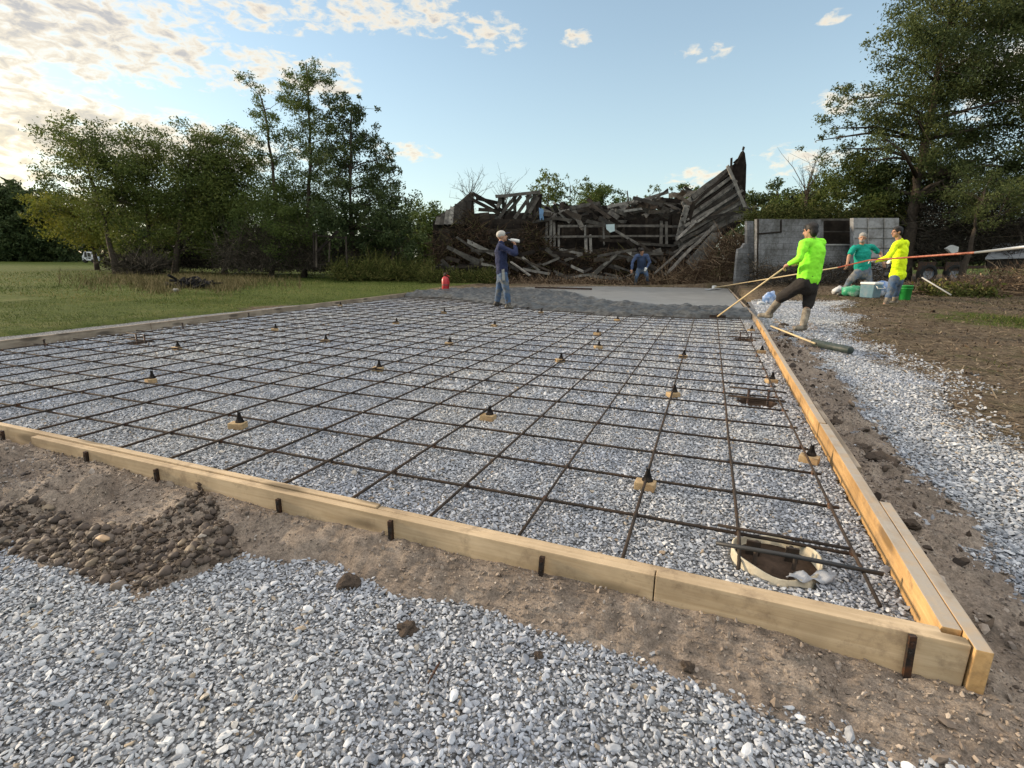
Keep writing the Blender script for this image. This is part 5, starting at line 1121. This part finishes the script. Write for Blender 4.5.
def head(mb, c, f, up, sc=1.0):
    c = Vector(c); f = Vector(f).normalized(); up = Vector(up); up = (up - f * up.dot(f)).normalized(); s = f.cross(up).normalized()
    M = Matrix((s, f, up)).transposed()
    mb.ell(c + up * .022 * sc - f * .012 * sc, (.076 * sc, .096 * sc, .095 * sc), M, 18, 12); mb.ell(c - up * .048 * sc + f * .026 * sc, (.058 * sc, .066 * sc, .068 * sc), M, 16, 10)
    mb.ell(c - up * .098 * sc + f * .062 * sc, (.026 * sc, .024 * sc, .020 * sc), M, 10, 8)
    cap(mb, c + f * .086 * sc + up * .012 * sc, c + f * .106 * sc - up * .034 * sc, .010 * sc, .016 * sc, s, 1.1, 8)
    for k in (-1, 1):
        mb.ell(c + s * k * .078 * sc - f * .012 * sc - up * .012 * sc, (.011 * sc, .024 * sc, .034 * sc), M, 8, 6); mb.ell(c + s * k * .034 * sc + f * .082 * sc + up * .020 * sc, (.024 * sc, .010 * sc, .008 * sc), M, 8, 6)
    return c, f, up, s, M
def person(label, J, D0, f, shirt, pants, boots, face_f=None, head_up=(0, 0, 1), sc=1.0, sleeve='long', pant_end=1.0, boot_from=.45, shirt_name='shirt', hairdo='short', hair_mat=None, grip=(0, 0, -1), hands=((0, 0, -1), (0, 0, -1)), gloves=(False, False), fat=1.0, curl=55):
    """J: joint -> (u, v, metres nearer/farther than D0). f: way the chest faces (right, ahead)"""
    P = {k: at(a, b_, D0 + c_) for k, (a, b_, c_) in J.items()}
    fw = (RIGHT * f[0] + FWDH * f[1]).normalized(); lf_ = Vector((-fw.y, fw.x, 0)); low = min(P['toeL'].z, P['toeR'].z) - .03
    root = thing('person', (P['pelvis'].x, P['pelvis'].y, low), label, 'person', 'workers at the slab')
    ff = (RIGHT * face_f[0] + FWDH * face_f[1] + UPZ * (face_f[2] if len(face_f) > 2 else 0)) if face_f else fw
    sh = (P['shL'] - P['shR']); sh = (sh.normalized() if sh.length > .12 else lf_); hipd = sh
    B = MB(); c, hf, hu, hs, HM = head(B, P['head'], ff, head_up, sc)
    cap(B, P['neck'] - UPZ * .02, P['head'] - hu * .05 - hf * .01, .062 * sc, .055 * sc)
    def torso(mb, g):
        ch, pe, nk = P['chest'], P['pelvis'], P['neck']
        cap(mb, ch.lerp(nk, .55), ch, (.085 + g) * sc, (.118 * fat + g) * sc, sh, 1.38); cap(mb, ch, ch.lerp(pe, .6), (.118 * fat + g) * sc, (.116 * fat + g) * sc, sh, 1.30); cap(mb, ch.lerp(pe, .6), pe, (.116 * fat + g) * sc, (.122 * fat + g) * sc, hipd, 1.28)
        cap(mb, P['shL'] - sh * .02, P['shR'] + sh * .02, (.060 + g) * sc, (.060 + g) * sc)
    def arm(mb, s, g, end=1.0):
        a, e, w_ = P['sh' + s], P['el' + s], P['wr' + s]
        cap(mb, a, e, (.056 * fat ** .5 + g) * sc, (.043 + g) * sc)
        if end > .5: cap(mb, e, e.lerp(w_, (end - .5) * 2), (.043 + g) * sc, (.030 + g) * sc)
    def leg(mb, s, g, a0, a1):
        h, k, an = P['hip' + s], P['kn' + s], P['an' + s]
        if a0 < .5: cap(mb, h.lerp(k, a0 * 2), h.lerp(k, min(1, a1 * 2)), (.088 * fat ** .6 - .026 * a0 * 2 + g) * sc, (.088 * fat ** .6 - .030 * min(1, a1 * 2) + g) * sc)
        if a1 > .5: t0 = max(0, a0 * 2 - 1); t1 = a1 * 2 - 1; cap(mb, k.lerp(an, t0), k.lerp(an, t1), (.058 - .020 * t0 + g) * sc, (.058 - .020 * t1 + g) * sc)
    torso(B, 0); HND = {}
    for i, s in enumerate('LR'):
        arm(B, s, 0); leg(B, s, 0, 0, 1.0); d = (P['wr' + s] - P['el' + s]).normalized()
        if 'hd' + s in P: d = (P['hd' + s] - P['wr' + s]).normalized()
        hb = B if not gloves[i] else MB(); hp = RIGHT * hands[i][0] + FWDH * hands[i][1] + UPZ * hands[i][2]
        hand(hb, P['wr' + s], d, hp, UPZ + fw * .5, curl, sc * (1.05 if gloves[i] else 1)); HND[s] = P['wr' + s] + d * .085 * sc
        if gloves[i]: cap(hb, P['wr' + s] - d * .05, P['wr' + s], .036, .034); fuse(hb, 'glove', white_m, root, .007, 0, 2)
        cap(B, P['an' + s], P['an' + s].lerp(P['toe' + s], .35), .036 * sc, .028 * sc)
    fuse(B, 'body', skin_m, root, .0085, 0, 3)
    S = MB(); torso(S, .018); cap(S, P['neck'] - UPZ * .03, P['neck'] + UPZ * .005, .072 * sc, .068 * sc)
    for s in 'LR': arm(S, s, .017, .97 if sleeve == 'long' else .40)
    if sleeve == 'short':
        S2 = MB(); torso(S2, .018); cap(S2, P['neck'] - UPZ * .03, P['neck'] + UPZ * .005, .072 * sc, .068 * sc)
        for s in 'LR': cap(S2, P['sh' + s], P['sh' + s].lerp(P['el' + s], .62), .078 * sc, .070 * sc)
        S = S2
    if shirt_name == 'hoodie': cap(S, P['neck'] - fw * .075 - UPZ * .045 - lf_ * .06, P['neck'] - fw * .075 - UPZ * .045 + lf_ * .06, .058, .058); cap(S, P['pelvis'] + UPZ * .0 - sh * .05, P['pelvis'] + sh * .05, .150, .150, sh, 1.1)
    fuse(S, shirt_name, shirt, root, .012, .018, 4, int(D0 * 7))
    T = MB(); cap(T, P['pelvis'] + UPZ * .03, P['pelvis'].lerp((P['hipL'] + P['hipR']) / 2, 1.0) - UPZ * .05, (.128 * fat) * sc, (.125 * fat) * sc, hipd, 1.25)
    for s in 'LR': leg(T, s, .020, 0, pant_end)
    fuse(T, 'trousers', pants, root, .012, .011, 4, int(D0 * 9))
    for s in 'LR':
        b_ = MB(); an, k, to = P['an' + s], P['kn' + s], P['toe' + s]
        cap(b_, an.lerp(k, boot_from * 1.0), an, (.068 - .01 * (1 - boot_from)) * sc, .056 * sc); hd_ = (to - an); hd_.z = 0; hd_.normalize() if hd_.length > 1e-4 else None
        sole = to.z
        heel = Vector((an.x, an.y, sole + .045)) - hd_ * .035 if abs(to.z - an.z) < .13 else an - Vector((0, 0, .05))
        tip = heel + hd_ * .20 if (to - an).length < .12 else Vector(to)
        cap(b_, an, heel, .054, .046); cap(b_, heel, Vector((tip.x, tip.y, sole + .038)), .046, .038, lf_, 1.12)
        fuse(b_, 'boot', boots, root, .010, .004, 3)
    hm = MB(); hm.ell(c + hu * .036 * sc - hf * .022 * sc, (.085 * sc, .100 * sc, .092 * sc), HM, 18, 12)
    if hairdo == 'cap':
        cm = MB(); cm.ell(c + hu * .045 * sc - hf * .014 * sc, (.092 * sc, .108 * sc, .084 * sc), HM, 18, 12); o = fuse(cm, 'cap_crown', hair_mat, root, .009, 0, 2)
        v_ = MB(); v_.ell(c + hf * .125 * sc + hu * .040 * sc, (.070 * sc, .075 * sc, .010), HM, 14, 8); fuse(v_, 'cap_brim', navy_m, root, .006, 0, 1)
    else:
        # trim the hair off the face
        hm.ell(c - hf * .058 * sc - hu * .018 * sc, (.082 * sc, .060 * sc, .090 * sc), HM, 14, 10); hm.ell(c + hu * .068 * sc - hf * .006 * sc, (.080 * sc, .092 * sc, .052 * sc), HM, 14, 10); fuse(hm, 'hair', hair_mat, root, .009, .008, 1)
    if hairdo == 'beard':
        bd = MB(); bd.ell(c - hu * .080 * sc + hf * .045 * sc, (.062 * sc, .058 * sc, .055 * sc), HM, 14, 10); fuse(bd, 'beard', hair_mat, root, .008, .010, 1)
    ey = MB()
    for k in (-1, 1): ey.ell(c + hs * k * .032 * sc + hf * .083 * sc + hu * .004 * sc, (.013, .009, .008), HM, 10, 6)
    ey.build('eyes', eye_m, root, True)
    MB().ell(c + hf * .088 * sc - hu * .062 * sc, (.024, .010, .007), HM, 10, 6).build('mouth', lip_m, root, True)
    return root, P, HND
# the man in lime pulling concrete
D_l = ahead(onz(800, 331, .04)) + .2
lime, PL, HL = person('man in lime green pulling a rake, one boot up on the right form', dict(head=(810.5, 230.5, 0), neck=(812, 239, 0), chest=(813.5, 252, 0), pelvis=(808.5, 278, 0), shL=(804.5, 243.5, -.13), shR=(821, 243, .12), elL=(799.5, 259, -.22), wrL=(789.5, 264, -.06), hdL=(784, 267, .02), elR=(818, 259, .28), wrR=(799, 262.5, .20), hdR=(794, 262, .13),
     hipL=(803.5, 283, -.06), hipR=(811.5, 283, .08), knL=(782, 297, .16), anL=(768.5, 314, .34), toeL=(759.5, 317.5, .42), knR=(808, 304, .08), anR=(803.5, 324.5, -.10), toeR=(795, 330.5, -.14)), D_l, (-.8, .6), lime_m, dpant_m, boot_t, face_f=(-.6, .85, -.12), pant_end=.55, boot_from=.66, hair_mat=hair_b, hands=((.2, .3, -1), (.2, .3, -1)), fat=1.22, curl=62)
tan_w = simple('pale_handle_wood', (0.50, 0.40, 0.235), .6, .12, 14, .3)
def pole(mb, pts, r): mb.tube(pts, r, 10)
t = thing('concrete_rake', at(718, 317, D_l + .55), 'concrete rake with a pale wooden handle held by the man in lime green', 'rake')
a, b_ = at(717.5, 315.5, D_l + .95), at(797, 258.5, D_l + .02); a = onz(717.5, 316.5, .07); pole_m = (a, b_)
mb = MB(); pole(mb, [a, b_], .015); mb.build('handle', tan_w, t, True)
mb = MB(); mb.box(a + Vector((0, 0, .0)), (.30, .010, .06), Matrix.Rotation(rad(8), 3, 'Z')).box(a + Vector((0, .012, .03)), (.05, .03, .03)); mb.build('blade', steel_m, t, bevel=.002)
# the man drinking
D_b = ahead(onz(505, 308.5, .0))
blue, PB, HB = person('man in a navy sweatshirt and light cap drinking from a bottle on the steel grid', dict(head=(502, 236.3, 0), neck=(501, 243, 0), chest=(500.5, 252, 0), pelvis=(502.3, 272, 0), shL=(500, 246.5, .17), shR=(500.5, 246.5, -.17), elR=(515.5, 254, -.26), wrR=(515.2, 246, -.12), hdR=(514.4, 242, -.06), elL=(497.5, 259.5, .25), wrL=(503, 270, .22),
     hipL=(501.5, 275, .09), hipR=(503, 275, -.09), knR=(506.5, 290, -.12), anR=(508.3, 304.5, -.1), toeR=(512.5, 309, -.12), knL=(499, 290, .12), anL=(497, 302.5, .14), toeL=(501, 306, .16)), D_b, (1, .05), navy_m, jean_m, boot_d, face_f=(1, .05, .25), hairdo='cap', hair_mat=simple('cap_grey', (.42, .40, .37), .8, .15, 20), hands=((1, 0, .3), (-.6, 0, 0)), pant_end=.93, boot_from=.35)
t = thing('bottle', at(514.5, 240, D_b - .08), 'white plastic bottle raised to the mouth of the drinking man', 'bottle')
a, b_ = at(508.6, 239.6, D_b), at(519.3, 241.2, D_b - .14); d = b_ - a; L = d.length; R3 = d.to_track_quat('Z', 'Y').to_matrix()
MB().lathe(a, [(.012, 0), (.013, .03), (.034, .075), (.036, L * .6), (.034, L - .01), (.026, L)], 16, ax=R3).build('bottle_body', white_m, t, True)
MB().lathe(a - d.normalized() * .004, [(.0145, 0), (.0145, .016)], 12, ax=R3).build('bottle_neck_ring', simple('blue_ring', (.10, .18, .34), .5, .1, 10), t, True)
MB().beam(PB['hipR'] + Vector((0, 0, .13)) - FWDH * .13, PB['hipR'] + Vector((.02, 0, -.10)) - FWDH * .15, .06, .018, tuple(FWDH), .006).build('pocket_rag', simple('rag_grey', (.24, .24, .22), .9, .2, 20), blue)
# the man in yellow with the bull float
D_y = ahead(onz(886, 307, .14)); 
yel, PY, HY = person('man in a yellow hooded sweatshirt holding the long pole of the float', dict(head=(897, 231.8, 0), neck=(899.5, 240.5, 0), chest=(901, 251, 0), pelvis=(897.5, 275, 0), shL=(896, 244.5, -.15), shR=(905.5, 243.5, .14), elL=(888.5, 257.5, -.24), wrL=(876, 261.2, -.14), hdL=(871, 260.6, -.09), elR=(902, 259.5, .24), wrR=(891.5, 261.5, .12), hdR=(887, 260.4, .05),
     hipL=(894.5, 279, -.08), hipR=(899, 279, .08), knL=(890.5, 292, -.10), anL=(886, 303, -.12), toeL=(879, 307.5, -.16), knR=(896, 291, .10), anR=(895, 301, .16), toeR=(889, 304.5, .12)), D_y, (-.88, -.25), yel_m, jean_m, boot_t, face_f=(-.97, .08, -.08), shirt_name='hoodie', hair_mat=hair_b, hands=((0, -.3, -1), (0, -.3, -1)), gloves=(True, True), pant_end=.75, boot_from=.5, curl=60)
# pole: head lies on the concrete, far end leaves the photo
hp = onz(714, 289.0, ZT + .03)
q1 = at(868.5, 260.3, D_y - .08); q0 = Vector((hp.x, hp.y, hp.z + .05)); q2 = at(1030, 246.3, D_y - .08 - (ahead(q0) - D_y) * .95)
t = thing('bull_float', hp, 'bull float with a very long jointed pole held by the man in yellow', 'bull float')
red_m = simple('red_pole', (0.22, 0.040, 0.020), .45, .12, 20, .4, 0, 0, (.36, .13, .07)); alu_m = simple('grey_pole', (0.46, 0.47, 0.48), .4, .1, 20, .5, .6)
j1 = at(838, 267.5, 0.0 + ahead(q0) + (ahead(q1) - ahead(q0)) * .80); j2 = at(975, 252.6, ahead(q1) + (ahead(q2) - ahead(q1)) * .66)
MB().tube([q0, j1], .017, 10).build('wooden_pole', tan_w, t, True); MB().tube([j1, q1, j2], .0165, 10).build('red_pole', red_m, t, True); MB().tube([j2, q2], .016, 10).build('metal_pole', alu_m, t, True)
mb = MB().box(hp + Vector((0, 0, .0)), (1.15, .20, .022), Matrix.Rotation(rad(68), 3, 'Z')); mb.build('float_blade', alu_m, t, bevel=.006)
mb = MB().tube([hp + Vector((0, 0, .01)), hp + Vector((.0, 0, .09))], .03, 10).box(hp + Vector((0, 0, .07)), (.20, .09, .10), Matrix.Rotation(rad(68), 3, 'Z')); mb.build('bracket', white_m, t, bevel=.004)
# the man in teal
D_t = ahead(onz(841, 297, .24))
teal, PT, HT = person('older grey bearded man in a teal t shirt standing behind the cooler', dict(head=(862.5, 237.6, -.05), neck=(862.3, 245.5, 0), chest=(862.5, 254, 0), pelvis=(862.5, 269, .03), shR=(854, 248, -.02), shL=(872, 246.8, .04), elR=(848.8, 256.5, -.02), wrR=(847.2, 264.2, -.10), elL=(880.5, 253.5, .10), wrL=(883, 262, -.02),
     hipR=(858.7, 272, 0), hipL=(867, 272, .03), knR=(850.5, 280, -.20), anR=(842.5, 292.5, -.02), toeR=(838, 296, -.12), knL=(868.5, 284, -.08), anL=(869, 296.5, .05), toeL=(867, 299, -.05)), D_t, (-.35, -.94), teal_m, jean_d, boot_d, face_f=(-.55, -.83, -.15), sleeve='short', hairdo='beard', hair_mat=hair_w, hands=((.3, .5, 0), (-.3, .5, 0)), boot_from=.5, fat=1.22, curl=30)
# the crouching man behind the slab
D_c = ahead(onz(640, 285.5, .12))
cro, PC, HC = person('man in a dark blue sweatshirt bending forward behind the finished concrete', dict(head=(642, 251.2, -.42), neck=(641.7, 255, -.28), chest=(641.6, 259, -.16), pelvis=(641.6, 268, .14), shR=(636.6, 256, -.27), shL=(646.8, 255.5, -.27), elR=(632.3, 262.5, -.32), wrR=(631.8, 269.5, -.42), elL=(650, 262.5, -.28), wrL=(646.8, 267.5, -.36),
     hipR=(639, 269.5, .12), hipL=(644.6, 269.5, .12), knR=(636.6, 276.5, -.12), anR=(635.3, 284, .06), toeR=(634.6, 285.8, -.12), knL=(646.9, 276.5, -.10), anL=(648, 283.5, .08), toeL=(649, 285.5, -.10)), D_c, (.05, -1), navy2_m, jean_m, boot_d, face_f=(.12, -.9, -.45), head_up=(0, -.3, 1), hair_mat=hair_b, hands=((.2, 1, 0), (-.2, 1, 0)), gloves=(True, False), boot_from=.5, curl=30)

# ------------------------------------------------------------------ props
# roller tool on the gravel
a, b_ = onz(771, 326, .10), onz(815, 343.5, .06); 
t = thing('roller_tool', onz(834, 345, .0), 'tool with a dark green roller head and a pale handle lying on the gravel', 'roller tool')
MB().tube([a, b_], .013, 8).build('handle', tan_w, t, True)
e0, e1 = onz(813, 342.5, .055), onz(851, 350.5, .055); d = (e1 - e0)
MB().lathe(e0, [(.0, 0), (.035, 0), (.047, .006), (.049, d.length - .006), (.044, d.length), (0, d.length)], 18, ax=d.to_track_quat('Z', 'Y').to_matrix()).build('roller', simple('dark_green_roller', (.022, .034, .030), .55, .3, 12, .35, 0, 0, (.06, .065, .06)), t, True)
MB().lathe(e0 - d.normalized() * .035, [(.018, 0), (.022, .04)], 12, ax=d.to_track_quat('Z', 'Y').to_matrix()).build('socket', steel_m, t, True)
# straightedge on the concrete
a, b_ = onz(535, 287.3, ZT + .03), onz(592, 289.0, ZT + .03)
tag(MB().beam(a, b_, .10, .05, (0, 0, 1)).build('straightedge', steel_m, bevel=.004, loc=a), 'dark straightedge lying on the wet concrete behind the drinking man', 'straightedge')
# red extinguisher
p = onz(445.5, 291, .06); p.z = .05; k = ahead(p) / F
red2 = simple('red_paint', (0.42, 0.022, 0.028), .4, .12, 10, .5); t = thing('fire_extinguisher', p, 'red extinguisher with a dark top at the far left corner of the slab', 'extinguisher')
MB().lathe(p, [(.10, 0), (.115, .02), (.115, .36), (.095, .43), (.045, .47), (.035, .49)], 20).build('cylinder', red2, t, True)
MB().lathe(p + Vector((0, 0, .485)), [(.055, 0), (.06, .05), (.035, .09)], 12).box(p + Vector((.03, 0, .575)), (.17, .035, .03)).box(p + Vector((.04, 0, .60)), (.15, .03, .015), Matrix.Rotation(rad(-12), 3, 'Y')).build('valve_handle', steel_m, t)
MB().lathe(p + Vector((0, 0, .18)), [(.1158, 0), (.1162, .005), (.1162, .05), (.1158, .055)], 20).build('label_band', simple('band', (.20, .05, .05), .5, .2, 30), t, True)
MB().tube([p + Vector((.05, -.02, .52)), p + Vector((.15, -.03, .48)), p + Vector((.155, -.03, .30)), p + Vector((.13, -.03, .12))], .014, 8).build('hose', red2, t, True)
# cooler, jugs, bucket, bags
def gz(u, v, z=.22): q = onz(u, v, z); q.z = float(ground_z(q.x, q.y)); return q
def onground(u, v):
    lo, hi = 2.0, 40.0; r, kk = ray(u, v)
    for _ in range(50):
        m_ = (lo + hi) / 2; q = CAM + r * (m_ / kk)
        if q.z > float(ground_z(q.x, q.y)): lo = m_
        else: hi = m_
    q = CAM + r * (lo / kk); q.z = float(ground_z(q.x, q.y)); return q
p = at(869, 301, D_y + 1.3); p.z = float(ground_z(p.x, p.y)); zc = p.z; R3 = Matrix.Rotation(math.atan2(RIGHT.y, RIGHT.x) + rad(34), 3, 'Z')
t = thing('cooler', p, 'blue cooler with a white lid standing left of the legs of the man in yellow', 'cooler'); s = (D_y + 1.3) / F
MB().box(p + Vector((0, 0, .165)), (.44, .30, .33), R3, 1.08).build('cooler_body', simple('cooler_blue', (0.095, 0.185, 0.235), .5, .1, 8, .4, 0, 0, (.17, .22, .25)), t, bevel=.018)
MB().box(p + Vector((0, 0, .362)), (.49, .345, .055), R3).build('lid', simple('cooler_white', (.66, .68, .69), .5, .06, 8, .4), t, bevel=.016)
hq = R3 @ Vector((.0, -.19, 0)); sx = R3 @ Vector((.2, 0, 0)); MB().tube([p + hq - sx + Vector((0, 0, .30)), p + hq * 1.25 - sx + Vector((0, 0, .24)), p + hq * 1.25 + sx + Vector((0, 0, .24)), p + hq + sx + Vector((0, 0, .30))], .012, 8).build('carry_handle', white_m, t, True)
p = at(903, 303.5, D_y + .9); p.z = float(ground_z(p.x, p.y)); t = thing('bucket', p, 'green plastic bucket behind the legs of the man in yellow', 'bucket'); gb = simple('bucket_green', (0.012, 0.20, 0.035), .45, .12, 8, .4)
MB().lathe(p, [(.125, 0), (.128, .005), (.148, .33), (.155, .335), (.155, .36), (.146, .36), (.140, .33), (.118, .02), (0, .02)], 24).build('bucket_body', gb, t, True)
MB().lathe(p + Vector((0, 0, .27)), [(.150, 0), (.153, .004), (.153, .02), (.150, .024)], 24).build('rim_band', gb, t, True)
MB().tube([p + Vector((.155 * math.cos(a_), .155 * math.sin(a_) * .9 - .02, .31 - .12 * math.sin(a_))) for a_ in np.linspace(0, math.pi, 12)], .004, 6).build('wire_handle', steel_m, t, True)
def sack(name, u, v, D, sz, mat, label, cat, seed, group=None):
    p = at(u, v, D); p.z = float(ground_z(p.x, p.y)); mb = MB(); mb.ell((0, 0, 0), (1, 1, 1), None, 22, 14); co = []
    for q in mb.v:
        f_ = 1 + 1.1 * float(fbm(q[0] * 2.3 + seed, q[2] * 2.3 + q[1] * 1.9, 5, seed)); co.append((p.x + q[0] * sz[0] * f_, p.y + q[1] * sz[1] * f_, p.z + max(-.0, sz[2] * (.9 + q[2] * f_))))
    mb.v = co; return tag(mb.build(name, mat, smooth=True, loc=p), label, cat, group)
gbag = simple('green_bag', (0.035, 0.27, 0.14), .45, .2, 6, .4, 0, 0, (.35, .48, .40)); wbag = simple('white_bag', (.46, .47, .48), .5, .08, 8, .4); bwb = simple('blue_white_bag', (.14, .24, .46), .5, .2, 5, .4, 0, 0, (.60, .62, .66))
sack('plastic_bag', 853, 295, D_t - .3, (.25, .16, .15), gbag, 'green and white plastic bag lying left of the cooler', 'bag', 3)
sack('plastic_bag', 838, 292.5, D_t + .3, (.15, .12, .11), wbag, 'white plastic bag lying at the front boot of the teal shirt man', 'bag', 4)
sack('plastic_bag', 879, 296, D_t - .2, (.26, .16, .21), bwb, 'blue and white bag behind the cooler', 'bag', 5)
sack('plastic_bag', 770, 293, 12.8, (.13, .12, .15), bwb, 'white bag on the ground left of the knee of the man in lime green', 'bag', 6)
p = at(781, 292, 12.4); p.z = float(ground_z(p.x, p.y))
sack('plastic_bag', 762, 297, 12.6, (.10, .08, .07), simple('grey_bag', (.38, .40, .42), .5, .1, 8), 'small grey bag left of the white bag behind the raised knee', 'bag', 7)
# short white post leaning in the weeds, trailer, distant shed
a, b_ = at(922, 277.5, 13.4), at(951, 295, 12.6); tag(MB().tube([a, b_], .016, 10).build('white_pipe', simple('grey_white', (.36, .36, .35), .6, .15, 20), smooth=True, loc=b_), 'thin white pipe lying aslant in front of the parked trailer', 'pipe')
Dq = 19.0; t = thing('trailer', at(960, 282, Dq), 'old low trailer with two wheels parked under the right trees', 'trailer')
MB().beam(at(915, 268.5, Dq), at(985, 267, Dq), .16, .10, (0, 0, 1), .004).build('chassis', steel_m, t); MB().beam(at(985, 267, Dq), at(1010, 270, Dq - .4), .07, .07).build('tow_bar', steel_m, t)
rub_m = simple('tyre_rubber', (.018, .017, .016), .8, .3, 20); hub_m = simple('wheel_rim', (.22, .23, .25), .5, .2, 20, .4, .4)
for u, Dd in ((926.5, Dq - .5), (953, Dq - .45)):
    c = at(u, 273.6, Dd); A = (-FWDH).to_track_quat('Z', 'Y').to_matrix(); wh = MB().lathe(c, [(.19, -.10), (.29, -.10), (.325, -.06), (.325, .06), (.29, .10), (.19, .10), (.19, -.10)], 28, ax=A).build('wheel', rub_m, t, True)
    rm = MB().lathe(c, [(.0, .02), (.05, .05), (.08, .03), (.17, .05), (.192, .09), (.192, -.09)], 24, ax=A)
    for k in range(5): rm.box(c + A @ Vector((.115 * math.cos(k * 1.2566), .115 * math.sin(k * 1.2566), .055)), (.05, .05, .02), A)
    rm.build('rim', hub_m, wh)
MB().beam(at(918, 266.3, Dq - .55), at(935, 266.3, Dq - .55), .05, .30, tuple(UPZ)).build('mudguard', steel_m, t); MB().beam(at(945, 266.3, Dq - .5), at(962, 266.3, Dq - .5), .05, .30, tuple(UPZ)).build('mudguard', steel_m, t)
# pale sheeted heap behind it
Dq = 18.9; pale = simple('pale_sheet', (.30, .31, .33), .7, .15, 3); t = thing('low_shed', at(1005, 268, Dq), 'low grey roofed shed beyond the trailer at the right photo edge', 'shed')
MB().poly([at(985, 259.5, Dq), at(1060, 257, Dq), at(1060, 245, Dq + .6), at(996, 244.5, Dq + .9)], .06, (0, 0, 1)).build('roof', pale, t)
MB().poly([at(987, 268, Dq + .1), at(1060, 268, Dq + .1), at(1060, 257.5, Dq + .1), at(987, 259.5, Dq + .1)], .05, tuple(FWDH)).build('wall', dark_m, t)
q = at(953, 252, 22.5); sack_o = MB(); sack_o.poly([at(947, 248.5, 18.3), at(953, 245, 18.3), at(959, 247, 18.3), at(958, 252, 18.3), at(952, 253.5, 18.3)], .12, tuple(FWDH)); tag(sack_o.build('white_sheet', white_m, loc=at(953, 253, 18.3)), 'scrap of white sheet on the dark brush above the trailer', 'sheet')
# brush pile and far vehicles on the lawn
c = onground(196, 288); mb = MB(); rq = random.Random(3)
for i in range(80):
    a_ = rq.uniform(0, 3.14); L = rq.uniform(.2, .6); o_ = Vector((rq.gauss(0, .33), rq.gauss(0, .2), abs(rq.gauss(.10, .09)))); d = Vector((math.cos(a_) * L, math.sin(a_) * L, rq.gauss(0, .12))); mb.tube([c + o_ - d / 2, c + o_ + d / 2 + Vector((0, 0, .04))], [rq.uniform(.02, .06), rq.uniform(.015, .04)], 6)
tag(mb.build('log_pile', simple('charred_wood', (.016, .015, .015), .9, .5, 10, .1), loc=c), 'low pile of dark burnt logs on the lawn in front of the dry weeds', 'log pile')
q = onground(176, 292); tag(MB().lathe(q + Vector((0, 0, .02)), [(.0, 0), (.07, .0), (.09, .04), (.05, .08), (0, .085)], 9).build('pale_stone', simple('pale_stone', (.24, .23, .21), .8, .15, 14), loc=q), 'pale stone lying at the left end of the log pile', 'stone')
Dv = 50; t = thing('parked_van', at(88, 263, Dv), 'small white van parked far off at the end of the lawn', 'van'); vw = simple('van_white', (.55, .56, .58), .4, .06, 4, .5); z0 = at(88, 263, Dv).z
def vp(u, h, dd=0): q = at(u, 258, Dv + dd); q.z = z0 + h; return q
b_ = MB().poly([vp(82, .2), vp(94, .2), vp(94, .6), vp(92.3, .65), vp(91.2, 1.0), vp(84.5, 1.02), vp(83, .7), vp(82, .65)], .7, tuple(FWDH)).build('body', vw, t, bevel=.05)
MB().poly([vp(84.6, .55, -.01), vp(87.2, .55, -.01), vp(87.2, .94, -.01), vp(85.2, .94, -.01)], .03, tuple(-FWDH)).poly([vp(88.2, .58, -.01), vp(91.2, .58, -.01), vp(90.6, .92, -.01), vp(88.2, .93, -.01)], .03, tuple(-FWDH)).build('window', eye_m, t)
for u in (84, 92): MB().lathe(vp(u, .2, -.02), [(0, .0), (.14, .0), (.2, .05), (.2, .2), (0, .2)], 18, ax=FWDH.to_track_quat('Z', 'Y').to_matrix()).build('wheel', rub_m, t)
